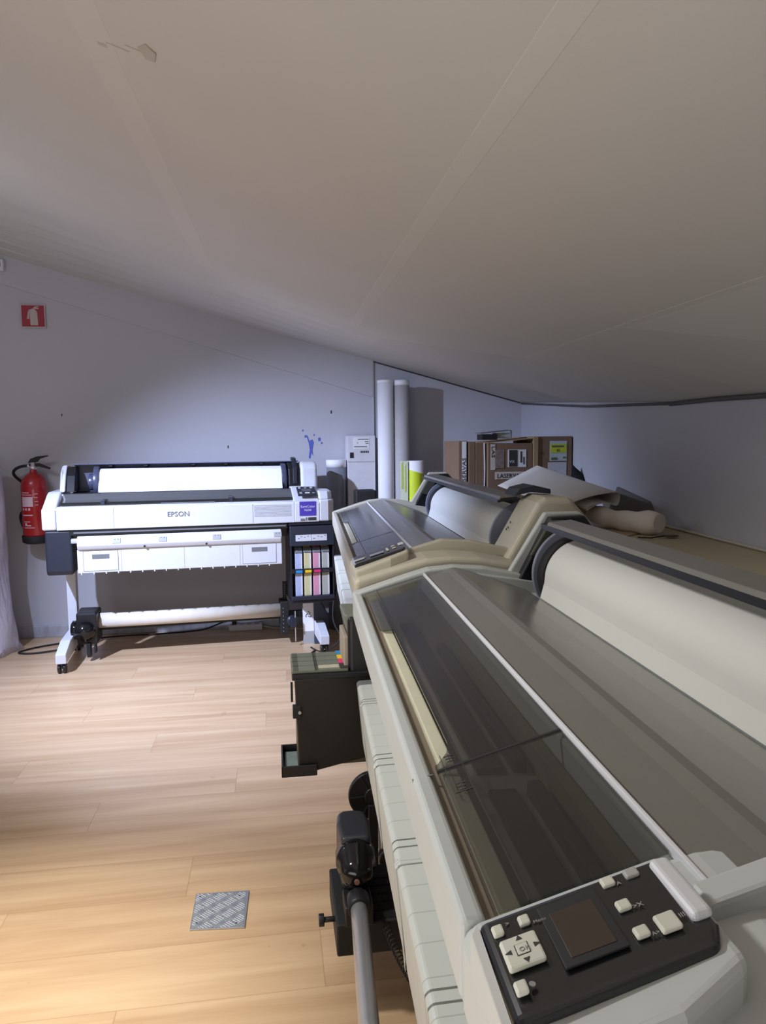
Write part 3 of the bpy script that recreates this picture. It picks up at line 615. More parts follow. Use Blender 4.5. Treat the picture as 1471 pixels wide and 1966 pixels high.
m = MB(); m.prism([(.222, 1.0), (.23, 1.10), (.29, 1.155), (.36, 1.16), (.36, 1.14), (.29, 1.13), (.24, 1.09), (.232, 1.0)], 1.392, 1.418); m.build('latch', DARKBLUE, ra, bevel=.003)
m = MB(); m.prism([(.44, .96), (.44, 1.128), (.35, 1.132), (.35, 1.137), (.46, 1.134), (.46, .96)], .11, 1.44); rc = m.build('rear_cover', mat('blue grey cover', (104, 110, 136), .4), P3, bevel=.001)
for u in (.313, .514, .79, .985, 1.20): 
    m = MB(); m.prism([(.435, 1.085), (.435, 1.126), (.36, 1.130), (.36, 1.118)], u, u+.022); m.build('cover_tab', BLACKM, rc, bevel=.002)
m = MB(); m.prism([(.22, .93), (.22, .94), (.44, .97), (.44, .95)], .10, 1.44); m.build('recess_floor', BLACKM, P3)
# lower slot, tray and black side casing
m = MB(); m.prism([(.01, .752), (.01, .785), (.45, .785), (.45, .70), (.06, .70), (.03, .752)], .13, 1.33); m.build('slot_frame', BLACK, P3, bevel=.003)
m = MB(); m.prism([(.003, .764), (.003, .772), (.012, .772), (.012, .764)], .16, 1.32); m.build('slot_rail', MIDGREY, P3)
m = MB(); m.prism([(.01, .785), (.006, .56), (.02, .535), (.35, .535), (.40, .60), (.40, .785)], .010, .148); m.build('side_casing', mat('blue black plastic', (34, 38, 50), .45), P3, bevel=.012, bseg=3)
m = MB(); m.prism([(0, .74), (-.012, .728), (-.012, .712), (.0, .712)], .146, .186); m.build('tray_catch', LIGHTGREY, P3, bevel=.003)
up = [(-.012, .752), (-.030, .700), (-.018, .676), (0, .672), (.012, .672), (.012, .745)]
m = MB(); m.prism(up, .178, 1.290); ut = m.build('upper_tray', CASEW, P3, bevel=.006)
m = MB(); m.box(.174, 1.292, -.008, .03, .545, .675); lt = m.build('front_tray', CASEW, P3, bevel=.004)
m = MB()
for u in (.402, .74, 1.05): m.box(u, u+.0018, -.0088, 0, .548, .672)
m.build('tray_seam', LIGHTGREY, lt)
for a, b_, c, d in ((.206, .386, .556, .666), (1.067, 1.258, .556, .668)):
    m = MB(); m.box(a, b_, -.0095, 0, c, d); dr = m.build('drawer', CASEW, lt, bevel=.002)
    m = MB(); m.box(a-.002, b_+.002, -.0084, 0, c-.002, d+.002); m.build('drawer_gap', MIDGREY, lt)
    m = MB(); m.box((a+b_)/2-.045, (a+b_)/2+.045, -.0105, -.008, d-.044, d-.018); m.build('handle_recess', MIDGREY, dr, bevel=.001)
m = MB()
for k in range(17): m = MB(); m.box(.19+k*.064, .196+k*.064, -.010, .0, .538, .552); m.build('tray_tooth', CASEW, lt)
for u in (.36, .605, .90, 1.245):
    m = MB(); m.extrude([(u, -.0215, .735), (u+.045, -.0215, .735), (u+.045, -.0305, .708), (u, -.0305, .708)], (0, .003, 0)); m.build('tray_guide', LIGHTGREY, ut, bevel=.001)
    m = MB(); m.cyl((u+.015, -.024, .728), (u+.015, -.0205, .7285), .003, seg=10); m.cyl((u+.032, -.024, .728), (u+.032, -.0205, .7285), .003, seg=10); m.build('guide_pin', DARKPRINT, ut)
for u in (.53, .865):
    m = MB(); m.cyl((u, -.028, .684), (u, -.018, .686), .006, seg=12); m.build('tray_stud', DARKPRINT, ut)
# ink rack
m = MB(); m.box(1.335, 1.60, .01, .30, .765, .785); m.box(1.342, 1.352, 0.0, .30, .32, .765); m.box(1.592, 1.602, 0, .30, .32, .765); m.box(1.352, 1.592, .27, .30, .32, .765); m.box(1.342, 1.602, 0, .30, .30, .335)
rack = m.build('ink_rack', mat('navy black plastic', (27, 29, 40), .4), P3, bevel=.004)
m = MB(); m.box(1.338, 1.604, -.014, .02, .645, .762); hd = m.build('rack_door', DARKBLUE, P3, bevel=.006)
m = MB(); m.box(1.372, 1.462, -.0155, -.013, .675, .712); m.box(1.464, 1.556, -.0155, -.013, .675, .712); m.build('instruction_label', CASEW, hd)
m = MB()
for x_, z_ in ((1.385, .69), (1.40, .70), (1.42, .695), (1.44, .702), (1.475, .688), (1.50, .70), (1.52, .695), (1.54, .703)): m.box(x_, x_+.01, -.0162, -.015, z_, z_+.003)
m.build('label_drawing', DARKPRINT, hd)
m = MB(); m.box(1.345, 1.60, -.006, .02, .482, .508); m.build('rack_bar', BLACK, rack, bevel=.003)
m = MB(); m.box(1.345, 1.60, -.012, .03, .322, .345); m.build('rack_lip', DARKBLUE, rack, bevel=.004)
tn = ['cyan', 'yellow', 'magenta', 'black']
for i in range(4):
    T = thing('ink_tank', f'translucent refillable ink tank with {tn[i]} marking, upright in the white printer rack', 'ink tank', (-1.25, 4.18, .336), A5, 'ink tanks in the white printer rack', world=False)
    u = 1.368+i*.0535; cm = [CYAN, YELLOW, MAGENTA, DARKPRINT][i]
    bc = [mat('bluish ink tank', (176, 184, 214), .35), mat('yellowish ink tank', (206, 198, 150), .35), mat('pinkish ink tank', (212, 150, 168), .35), mat('greyish ink tank', (176, 176, 164), .35)][i]
    m = MB(); m.box(u, u+.044, .012, .24, .006, .265); m.build('tank_body', bc, T, bevel=.004)
    m = MB(); m.box(u+.036, u+.043, .009, .014, .012, .26); m.build('tank_rib', CASEW, T, bevel=.001)
    m = MB(); m.extrude([(u-.002, .008, .266), (u+.046, .008, .266), (u+.046, .03, .296), (u-.002, .03, .296)], (0, .1, 0)); m.build('tank_shoulder', MIDGREY, T, bevel=.003)
    m = MB(); m.box(u, u+.042, .05, .12, .290, .300+(.014 if i == 2 else 0)); m.build('tank_cap', cm if i < 3 else CASEW, T, bevel=.003)
    m = MB(); m.box(u+.003, u+.041, -.0085, -.006, .150, .165); m.build('colour_label', cm, T)
# stand of the white printer
m = MB(); m.box(.045, .098, .36, .43, .12, .54); m.build('stand_leg', CASEW, P3, bevel=.004)
m = MB(); m.box(1.50, 1.553, .36, .43, .12, .785); m.build('stand_leg', CASEW, P3, bevel=.004)
for u in (.045, 1.50):
    m = MB(); m.prism([(-.06, .058), (-.06, .112), (.10, .150), (.36, .150), (.48, .11), (.48, .065), (.2, .06)], u, u+.055); ft = m.build('stand_foot', CASEW, P3, bevel=.004)
    wheel('caster', u+.027, -.025, ft, .028); wheel('caster', u+.027, .44, ft, .028)
m = MB(); m.box(.10, 1.50, .29, .33, .15, .19); m.build('stand_crossbar', BLACKM, P3)
# paper roll and take-up of the white printer
R3 = thing('paper_roll', 'bright white paper roll loaded in the white printer', 'paper roll', (-1.25, 4.18, .93), A5, world=False)
prof = [(.212, .045)]+[(.325+.078*math.cos(math.radians(168-i*3)), .100+.078*math.sin(math.radians(168-i*3))) for i in range(110)]
m = MB(); m.prism(prof, .268, 1.325); m.build('paper', PAPERW, R3)
for u, s in ((.268, -1), (1.325, 1)):
    m = MB(); m.cyl((u, .325, .10), (u+s*.03, .325, .10), .092, seg=40); m.cyl((u+s*.03, .325, .10), (u+s*.06, .325, .10), .05, seg=24); m.build('flange', mat('slate flange', (70, 74, 96), .3), R3, bevel=.003)
T3 = thing('take_up_reel', 'white cardboard take-up tube between black brackets under the white printer', 'take-up reel', (-1.25, 4.18, .05), A5, world=False)
m = MB(); m.cyl((.21, .25, .168), (1.30, .25, .166), .044, seg=32); m.build('tube', mat('pale tube', (222, 214, 200), .6), T3)
m = MB(); m.plan([(.12, .17), (.235, .16), (.24, .33), (.12, .34)], .05, .235); m.build('motor_housing', BLACK, T3, bevel=.012, bseg=3)
m = MB(); m.lathe((.165, .17, .13), [(.06, 0), (.06, .02), (.045, .03), (.03, .05), (.012, .055)], (0, -1, 0)); m.lathe((.12, .25, .12), [(.055, 0), (.055, .03), (.04, .04)], (-1, 0, 0)); m.build('motor_hub', mat('gloss black plastic', (22, 22, 24), .12), T3)
m = MB(); m.box(.175, .195, .15, .20, -.02, .06); m.box(.215, .225, .15, .20, 0, .06); m.build('motor_bracket', BLACKM, T3)
m = MB(); m.box(1.295, 1.345, .20, .32, 0.02, .225); br = m.build('bracket', BLACKM, T3, bevel=.004)
m = MB(); m.box(1.318, 1.342, .28, .30, .20, .335); rack_ = m.build('height_rack', BLACK, T3, bevel=.002)
m = MB()
for k in range(8): m.box(1.326, 1.334, .2785, .281, .225+k*.0125, .229+k*.0125)
m.build('rack_hole', MIDGREY, rack_)
m = MB()
for k in range(7): m.cyl((1.31, .199, .04+k*.024), (1.31, .197, .04+k*.024), .003, seg=8)
m.build('bracket_hole', GREYPRINT, br)
m = MB(); m.lathe((1.365, .22, .10), [(.035, 0), (.035, .02), (.022, .03)], (0, -1, 0)); m.box(1.350, 1.385, .15, .19, .07, .13); m.build('lock_wheel', DARKBLUE, T3, bevel=.002)
m = MB(); m.box(1.377, 1.382, .16, .17, -.02, .17); m.build('rod', CHROME, T3)

# ------------------------------------------------------------------ back wall items
E_ = thing('fire_extinguisher', 'red fire extinguisher on the back wall left of the white printer', 'fire extinguisher', (-1.487, 4.87, .66))
m = MB(); m.lathe((-1.487, 4.87, .68), [(.072, 0), (.078, .01), (.078, .30), (.076, .33), (.066, .36), (.045, .385), (.025, .395), (.02, .41), (.02, .425)], seg=40); bd = m.build('cylinder', RED, E_)
m = MB(); m.lathe((-1.487, 4.87, 1.098), [(.022, 0), (.022, .02), (.016, .022), (.016, .045)]); m.box(-1.53, -1.49, 4.862, 4.878, 1.115, 1.128); m.build('valve', CHROME, E_)
m = MB(); m.extrude([(-1.515, 4.862, 1.14), (-1.50, 4.862, 1.165), (-1.46, 4.862, 1.180), (-1.395, 4.862, 1.186), (-1.394, 4.862, 1.180), (-1.445, 4.862, 1.165), (-1.46, 4.862, 1.145)], (0, .018, 0)); m.build('lever', BLACKM, E_, bevel=.003)
m = MB(); m.extrude([(-1.51, 4.862, 1.135), (-1.45, 4.862, 1.138), (-1.385, 4.862, 1.110), (-1.387, 4.862, 1.098), (-1.45, 4.862, 1.117), (-1.51, 4.862, 1.115)], (0, .018, 0)); m.build('carry_handle', BLACKM, E_, bevel=.003)
m = MB(); m.tube(spline([(-1.52, 4.868, 1.122), (-1.56, 4.868, 1.117), (-1.60, 4.875, 1.095), (-1.615, 4.92, 1.06), (-1.57, 4.962, 1.0), (-1.52, 4.968, .93), (-1.53, 4.966, .88), (-1.578, 4.945, .84), (-1.590, 4.91, .80), (-1.568, 4.88, .74)]), .009, 10); m.build('hose', BLACKM, E_)
m = MB(); m.lathe((-1.487, 4.87, .635), [(.066, 0), (.084, .01), (.086, .05), (.083, .052), (.08, .015)]); m.box(-1.53, -1.44, 4.92, 4.98, .64, .69); m.build('holder', BLACKM, E_, bevel=.002)
def curved_label(zs, a0, a1, nm, mt, parent, r=.0785):
    m = MB(); n = 10; bm_ = m.bm; rows = []
    for z in zs:
        rows.append([bm_.verts.new((-1.487+r*math.cos(math.radians(a0+(a1-a0)*i/n)), 4.87+r*math.sin(math.radians(a0+(a1-a0)*i/n)), z)) for i in range(n+1)])
    for i in range(n): bm_.faces.new([rows[0][i], rows[0][i+1], rows[1][i+1], rows[1][i]])
    o = m.build(nm, mt, parent); s = o.modifiers.new('s', 'SOLIDIFY'); s.thickness = .0006; return o
PINK = mat('faded white print', (216, 190, 196), .6)
curved_label((.872, .932), 222, 278, 'label', PINK, bd)
for z, h, a0, a1 in ((.955, .005, 225, 262), (.942, .004, 222, 275), (.775, .004, 230, 262), (.815, .006, 225, 275), (.738, .004, 232, 280), (.948, .004, 285, 300), (.925, .004, 285, 298), (.90, .004, 285, 300), (.88, .003, 285, 300)): curved_label((z, z+h), a0, a1, 'print_line', PINK, bd)
for a in (224, 240, 256): curved_label((.848, .862), a, a+9, 'pictogram', PINK, bd)
curved_label((.752, .768), 236, 246, 'pictogram', PINK, bd); curved_label((.750, .756), 246, 266, 'pictogram', PINK, bd)
SG = thing('safety_sign', 'square red fire extinguisher sign high on the back wall', 'sign', (-1.467, 4.965, 2.055))
m = MB(); m.box(-1.540, -1.394, 4.966, 4.969, 1.984, 2.126); m.build('panel', mat('pale sign border', (190, 168, 176), .6), SG)
m = MB(); m.box(-1.534, -1.400, 4.9645, 4.9662, 1.990, 2.120); m.build('red_field', REDSIGN, SG)
PCT = mat('cream pictogram', (186, 172, 168), .6)
m = MB(); yy = 4.9632
m.extrude([(x, yy, z) for x, z in [(-1.483, 1.998), (-1.438, 1.998), (-1.441, 2.075), (-1.446, 2.088), (-1.462, 2.098), (-1.480, 2.090), (-1.487, 2.080)]], (0, .0015, 0)); m.build('extinguisher_pictogram', PCT, SG)
m = MB(); m.extrude([(x, yy, z) for x, z in [(-1.468, 2.100), (-1.455, 2.112), (-1.430, 2.117), (-1.431, 2.112), (-1.450, 2.105), (-1.430, 2.103), (-1.432, 2.098), (-1.462, 2.098)]], (0, .0015, 0)); m.build('handle_pictogram', PCT, SG)
m = MB(); m.extrude([(x, yy, z) for x, z in [(-1.468, 2.100), (-1.490, 2.092), (-1.496, 2.078), (-1.503, 2.038), (-1.490, 2.038), (-1.489, 2.076), (-1.486, 2.088), (-1.466, 2.096)]], (0, .0015, 0)); m.build('hose_pictogram', PCT, SG)
OU = thing('wall_box', 'small white junction box at the left edge under the ceiling', 'wall box', (-1.64, 4.97, 2.37))
m = MB(); m.box(-1.70, -1.615, 4.93, 4.968, 2.32, 2.39); bx_ = m.build('box', CASEW, OU, bevel=.004); m = MB(); m.box(-1.665, -1.63, 4.926, 4.931, 2.345, 2.372); m.build('box_window', MIDGREY, bx_, bevel=.001)
# plastic wrapped roll, far left
WR = thing('wrapped_roll', 'tall roll wrapped in clear crinkled plastic at the left edge', 'wrapped roll', (-1.76, 4.66, 0))
m = MB(); seg = 40; rings = []
for k in range(26):
    z = k/25*1.125; ring = []
    for i in range(seg):
        a = 2*math.pi*i/seg
        r = .155+.028*(1-min(1, z/.55))+.006*math.sin(3*a+z*9)+.005*math.sin(7*a-z*13)*(1 if z < .6 else .4)+(.016*math.sin(5*a) if k == 0 else 0)
        if z < .04: r += .012
        ring.append(m.bm.verts.new((-1.76+r*math.cos(a), 4.66+r*math.sin(a), z)))
    rings.append(ring)
for k in range(25):
    for i in range(seg): m.bm.faces.new([rings[k][i], rings[k][(i+1) % seg], rings[k+1][(i+1) % seg], rings[k+1][i]])
m.bm.faces.new(rings[0][::-1]); m.bm.faces.new(rings[-1]); m.build('plastic_film', weave_mat(), WR, smooth=True)
m = MB(); m.cyl((-1.76, 4.66, 1.12), (-1.76, 4.66, 1.135), .12, seg=32); m.build('roll_core', PAPERW, WR)
# upright items right of the white printer
WB = thing('narrow_carton', 'tall narrow white carton with shipping label against the back wall', 'carton', (.57, 4.86, 0))
m = MB(); m.box(.482, .664, 4.80, 4.955, 0, 1.29); m.build('carton', mat('white carton', (206, 204, 208), .75), WB, bevel=.003)
m = MB(); m.box(.52, .625, 4.798, 4.8005, 1.205, 1.278); lb = m.build('shipping_label', WHITE, WB)
m = MB()
for x0, x1, z in ((.55, .62, 1.265), (.595, .62, 1.25), (.60, .62, 1.238), (.525, .61, 1.216), (.545, .55, 1.24)): m.box(x0, x1, 4.797, 4.799, z, z+.005)
m.build('label_print', DARKPRINT, lb)
m = MB()
for k in range(12): m.box(.565+k*.0048, .565+k*.0048+(.003 if k % 3 else .0015), 4.7985, 4.8005, 1.178, 1.192)
m.build('barcode', DARKPRINT, WB)
m = MB(); m.box(.497, .522, 4.7985, 4.8005, 1.145, 1.182); m.build('black_tab', BLACKM, WB); m = MB(); m.box(.484, .662, 4.7988, 4.8005, 1.118, 1.122); m.build('lid_line', GREYPRINT, WB)
TB = thing('upright_tube', 'short wide tube with white end band beside the narrow white carton', 'tube', (.412, 4.87, 0))
m = MB(); m.cyl((.412, 4.87, 0), (.412, 4.87, 1.085), .066, seg=32); m.build('tube_wall', mat('grey wrap', (132, 134, 142), .6), TB)
m = MB(); m.cyl((.412, 4.87, 1.085), (.412, 4.87, 1.135), .0675, seg=32); m.build('end_band', PAPERW, TB)
for lab, x, mt, yy_ in (('tall white paper roll standing left of the pair by the wall corner', .735, PAPERW, 4.80), ('tall pale grey roll standing right of the pair by the wall corner', .842, mat('grey roll', (182, 178, 178), .7), 4.80)):
    o = thing('tall_roll', lab, 'roll', (x, yy_, 0), 0, 'tall rolls standing in the corner')
    m = MB(); m.cyl((x, yy_, 0), (x, yy_, 1.63 if x < .8 else 1.615), .053, seg=36); m.build('sheet_roll', mt, o)
    m = MB(); m.ring((x, yy_, 1.615 if x > .8 else 1.63), (0, 0, 1), .035, .0535, .03 if x > .8 else .015, 36) if False else m.cyl((x, yy_, 1.615 if x > .8 else 1.63), (x, yy_, 1.648), .0535, seg=36); m.build('roll_end', PAPERW, o)
GR = thing('yellow_green_roll', 'white roll with lime green band standing between the printers', 'roll', (.83, 4.28, 0))
m = MB(); m.cyl((.835, 4.30, 0), (.835, 4.30, 1.135), .048, seg=32); m.build('roll', PAPERW, GR)
m = MB(); bm_ = m.bm; n = 24; vb, vt = [], []
for i in range(n+1):
    a = math.radians(180+180*i/n); zt = 1.085-.03*math.sin(math.radians(90*i/n))**2; vb.append(bm_.verts.new((.835+.0487*math.cos(a), 4.30+.0487*math.sin(a), .90))); vt.append(bm_.verts.new((.835+.0487*math.cos(a), 4.30+.0487*math.sin(a), zt)))
for i in range(n): bm_.faces.new([vb[i], vb[i+1], vt[i+1], vt[i]])
o = m.build('lime_band', mat('lime print', (196, 214, 40), .5), GR); o.modifiers.new('s', 'SOLIDIFY').thickness = .0008
YG = thing('film_offcut', 'thin olive green film offcut leaning beside the lime roll', 'film offcut', (.765, 4.28, 0))
m = MB(); m.extrude([(.742, 4.29, .0), (.742, 4.29, 1.135), (.785, 4.27, 1.135), (.785, 4.27, 0)], (0, .006, 0)); m.build('film', mat('pale green film', (186, 192, 168), .3), YG)
m = MB(); m.extrude([(.748, 4.285, .97), (.748, 4.285, 1.12), (.757, 4.281, 1.13), (.757, 4.281, .97)], (0, .002, 0)); m.extrude([(.766, 4.277, .95), (.766, 4.277, 1.10), (.774, 4.273, 1.12), (.774, 4.273, .95)], (0, .002, 0)); m.build('green_streak', mat('olive print', (160, 170, 60), .5), YG)
BB = thing('black_carton', 'small black carton standing in front of the narrow white carton', 'carton', (.53, 4.35, 0))
m = MB(); m.box(.475, .60, 4.30, 4.42, 0, .965); m.build('carton', BLACKM, BB, bevel=.01)

# small boxes and cables near the right foot of the white printer
WC = thing('swirl_carton', 'small white carton with black swirl print under the ink tanks', 'carton', (.2, 4.5, 0))
m = MB(); m.box(.160, .226, 4.50, 4.60, .08, .285); m.build('carton', PAPERW, WC, bevel=.002)
m = MB()
for k in range(3):
    a0 = k*2.09; c = Vector((.193, 4.4985, .185))
    m.tube([c+Vector((math.cos(a0+t*.35)*(.006+.003*t), 0, math.sin(a0+t*.35)*(.006+.003*t))) for t in range(6)], .0022, 6)
m.build('swirl_print', DARKPRINT, WC)
m = MB(); m.box(.160, .226, 4.50, 4.60, 0, .08); m.build('carton_base', LIGHTGREY, WC)
DC = thing('slate_box', 'dark slate box with white cap beside the swirl carton', 'box', (.27, 4.5, 0))
m = MB(); m.extrude([(.228, 4.49, .10), (.318, 4.49, .10), (.318, 4.49, .17), (.272, 4.49, .26), (.228, 4.49, .275)], (0, .10, 0)); m.box(.228, .318, 4.49, 4.59, 0, .10); m.build('box', mat('slate blue board', (58, 66, 84), .6), DC, bevel=.003)
m = MB(); m.box(.235, .29, 4.50, 4.58, .262, .30); m.build('cap', LIGHTGREY, DC, bevel=.003)
PS = thing('power_strip', 'white power strip on the floor against the back wall', 'power strip', (-.21, 4.93, 0))
m = MB(); m.box(-.32, -.10, 4.90, 4.955, .0, .04); b2 = m.build('strip_body', CASEW, PS, bevel=.006)
m = MB()
for k in range(4): m.cyl((-.285+k*.05, 4.9275, .04), (-.285+k*.05, 4.9275, .0415), .017, seg=18)
m.build('socket', mat('pinkish socket', (176, 150, 160), .5), b2)
m = MB(); m.box(-.30, -.27, 4.91, 4.945, .041, .07); m.build('plug', BLACKM, PS, bevel=.004)
m = MB(); m.tube(spline([(-.285, 4.93, .07), (-.36, 4.92, .06), (-.50, 4.90, .02), (-.75, 4.88, .012), (-1.0, 4.87, .012), (-1.2, 4.82, .012), (-1.40, 4.75, .007), (-1.50, 4.68, .007), (-1.545, 4.60, .007), (-1.45, 4.57, .007), (-1.28, 4.62, .012), (-1.2, 4.70, .007), (-1.26, 4.75, .007)], 10), .0055, 8)
tag(m.build('power_cable', BLACKM), 'black cable looping on the floor and running to the power strip', 'cable')
m = MB(); m.tube(spline([(-.10, 4.93, .02), (0, 4.90, .008), (.12, 4.86, .008), (.3, 4.84, .008)], 8), .004, 8)
tag(m.build('white_cable', CASEB), 'pale cable on the floor right of the power strip', 'cable')
m = MB(); m.tube(spline([(.42, 4.45, .60), (.36, 4.36, .40), (.33, 4.28, .20), (.40, 4.2, .05), (.30, 4.15, .006), (.18, 4.2, .006), (.22, 4.33, .006)], 10), .005, 8); m.tube(spline([(.40, 4.5, .5), (.44, 4.35, .25), (.36, 4.25, .08), (.26, 4.3, .006), (.20, 4.40, .006)], 10), .005, 8)
tag(m.build('loose_cable', BLACKM), 'tangle of black cables hanging behind the beige printer front', 'cable')
m = MB(); m.box(.30, .33, 4.0, 4.03, .0, .06); tag(m.build('white_plug', CASEW, bevel=.006), 'small white plug below the beige printer', 'plug')
# things on the floor
cx = -.1
PLT = thing('metal_plate', 'square aluminium checker plate lying on the floor', 'metal plate', (-.17, 1.907, 0))
m = MB(); quad = [(-.2412, 1.988), (-.0955, 1.981), (-.102, 1.823), (-.242, 1.836)]
m.extrude([(x, y, .0005) for x, y in quad], (0, 0, .004)); pb = m.build('plate', plate_mat(), PLT, bevel=.0006)
m = MB(); A_, B_, D_ = Vector((-.242, 1.836, .0045)), Vector((.140, -.013, 0)), Vector((.0, .154, 0))
for i in range(6):
    for j in range(7):
        cu, cv = .07+i*.205, .06+j*.165; sg = 1 if (i+j) % 2 == 0 else -1
        for k in range(-2, 3):
            c = (cu+k*.030, cv-k*.034*sg); dx, dy = .070, .055*sg
            t0, t1 = -1.0, 1.0
            for q_ in range(20):
                if not (.015 < c[0]+dx*t0 < .985 and .02 < c[1]+dy*t0 < .98): t0 += .1
                if not (.015 < c[0]+dx*t1 < .985 and .02 < c[1]+dy*t1 < .98): t1 -= .1
            if t1-t0 < .3: continue
            p = A_+B_*(c[0]+dx*t0)+D_*(c[1]+dy*t0); q = A_+B_*(c[0]+dx*t1)+D_*(c[1]+dy*t1)
            n_ = Vector((-(q-p).y, (q-p).x, 0)).normalized()*.0009; h_ = Vector((0, 0, .0014)); g_ = (q-p)*.12
            vs = [m.bm.verts.new(v) for v in (p, p+g_+n_, q-g_+n_, q, q-g_-n_, p+g_-n_)]; tp = [m.bm.verts.new(v) for v in (p+g_+h_, q-g_+h_)]
            for f in ((0, 1, tp), (3, 4, tp)): pass
            m.bm.faces.new([vs[0], vs[1], tp[0]]); m.bm.faces.new([vs[1], vs[2], tp[1], tp[0]]); m.bm.faces.new([vs[2], vs[3], tp[1]])
            m.bm.faces.new([vs[3], vs[4], tp[1]]); m.bm.faces.new([vs[4], vs[5], tp[0], tp[1]]); m.bm.faces.new([vs[5], vs[0], tp[0]])
m.build('tread_pattern', mat('bright tread', (232, 236, 242), .38, metal=.5), pb)
m = MB()
for uu, vv in ((.1, .9), (.86, .88), (.1, .16), (.84, .12)):
    c = A_+B_*uu+D_*vv; m.cyl(c, c+Vector((0, 0, .0004)), .0035, seg=12)
m.build('screw_hole', DARKPRINT, pb)

# ------------------------------------------------------------------ table behind the printers and what lies on it
TBL = thing('long_table', 'long cream topped table along the right wall behind the printers', 'table', (1.3, 2.9, 0))
m = MB(); m.extrude([(1.0, 1.0, .87), (xR(1.0)-.004, 1.0, .87), (xR(4.6)-.004, 4.6, .87), (1.12, 4.6, .87)], (0, 0, .03)); m.build('tabletop', mat('cream tabletop', (182, 170, 140), .6, noise=.05, scale=5), TBL, bevel=.002)
for x, y in ((1.06, 1.1), (1.35, 1.1), (1.18, 4.5), (1.6, 4.5)):
    m = MB(); m.box(x-.02, x+.02, y-.02, y+.02, 0, .87); m.build('leg', BLACKM, TBL)
m = MB(); m.extrude([(1.12, 2.35, .901), (1.44, 2.62, .901), (1.50, 2.9, .901), (1.15, 2.8, .901)], (0, 0, .004)); tag(m.build('cardboard_sheet', mat('tan card sheet', (176, 152, 118), .8)), 'flat tan cardboard sheet under the foam roll on the table', 'cardboard sheet')
m = MB(); m.tube([(xR(y)-.012, y, .907) for y in (3.1, 2.8, 2.5, 2.2, 1.9, 1.5)], .005); tag(m.build('wall_cable', CASEB), 'thin white cable along the foot of the right wall', 'cable')
PD = thing('oval_paddle', 'dark brown oval disc with thin black handle lying on the table', 'paddle', (1.38, 2.40, .90))
m = MB(); m.lathe((0, 0, 0), [(.03, 0), (.032, .002), (.03, .005)]); 
for v in m.bm.verts: v.co = Vector((1.385+v.co.x*.9, 2.40+v.co.y*.55, .906+v.co.z))
m.build('disc', mat('dark maroon', (72, 44, 40), .35), PD)
m = MB(); m.tube([(1.358, 2.40, .908), (1.30, 2.38, .906), (1.26, 2.40, .906)], .0025); m.build('handle', BLACKM, PD)
# foam roll
FR = thing('foam_roll', 'off-white rolled foam sheet lying on the table beside the wall', 'foam roll', (1.30, 2.65, .9))
m = MB(); p0, p1 = Vector((1.215, 2.82, .945)), Vector((1.375, 2.46, .945)); rings = []
for k in range(25):
    t = k/24; c = p0.lerp(p1, t); r = .040+.004*math.sin(t*9)+(0 if t < .85 else -.05*(t-.85)**1.2)+.003*math.sin(t*23); rings.append((c+Vector((0, 0, .003*math.sin(t*7))), max(.012, r if k else .03)))
m.loft(rings, 28); m.build('foam', mat('cream foam', (234, 224, 214), .9, bump=.3, scale=18), FR)
m = MB(); m.ring((1.245, 2.752, .945), (.406, -.914, 0), .038, .0465, .012, 28); m.build('wrap_edge', mat('cream foam edge', (222, 212, 202), .9), FR)
# curled sheet of heavy paper on a dark cloth pile
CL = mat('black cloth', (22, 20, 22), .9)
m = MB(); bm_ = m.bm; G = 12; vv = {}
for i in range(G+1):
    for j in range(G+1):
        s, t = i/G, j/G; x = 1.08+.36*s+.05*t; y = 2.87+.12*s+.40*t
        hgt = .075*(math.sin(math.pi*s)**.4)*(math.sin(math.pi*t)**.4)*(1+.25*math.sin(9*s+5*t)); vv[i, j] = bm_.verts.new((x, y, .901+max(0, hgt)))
for i in range(G):
    for j in range(G): bm_.faces.new([vv[i, j], vv[i+1, j], vv[i+1, j+1], vv[i, j+1]])
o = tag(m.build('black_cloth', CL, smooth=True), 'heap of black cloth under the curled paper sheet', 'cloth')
m = MB(); m.box(1.06, 1.16, 2.62, 2.66, .902, .95); tag(m.build('red_pouch', mat('dark red fabric', (88, 28, 34), .8), bevel=.01), 'small dark red pouch under the near corner of the curled sheet', 'pouch')
m = MB(); bm_ = m.bm
A0 = Vector((1.03, 2.56, 1.0)); B0 = Vector((1.34, 2.72, 1.045)); C0_ = Vector((.99, 3.17, 1.05)); D0_ = Vector((1.26, 3.40, 1.13))
prof = []   # (s along A->B, drop)
for i in range(9): prof.append((i/8*.97, 0))
for i in range(1, 9): a = math.pi/2-math.pi*i/8; prof.append((.97+.07*math.cos(a), -.028+.028*math.sin(a)))
for i in range(1, 7): prof.append((.97-.48*i/6, -.056+.018*math.sin(math.pi*i/6*.9)))
for i in range(1, 6): a = -math.pi/2-math.pi*i/5; prof.append((.49+.03*math.cos(a), -.046+.010*math.sin(a)))
for i in range(1, 4): prof.append((.49+.08*i, -.036))
rows = []
for j in range(9):
    t = j/8; a = A0.lerp(C0_, t); b_ = B0.lerp(D0_, t); k = 1-.35*t
    rows.append([bm_.verts.new(a.lerp(b_, s)+Vector((0, 0, d*k+.012*math.sin(math.pi*min(1, s))*(1-t)))) for s, d in prof])
for j in range(8):
    for i in range(len(prof)-1): bm_.faces.new([rows[j][i], rows[j][i+1], rows[j+1][i+1], rows[j+1][i]])
o = m.build('curled_sheet', mat('cream board', (232, 229, 220), .75, noise=.01), smooth=True); o.modifiers.new('s', 'SOLIDIFY').thickness = .0018
tag(o, 'large cream sheet curled under itself on top of the black cloth', 'paper sheet')
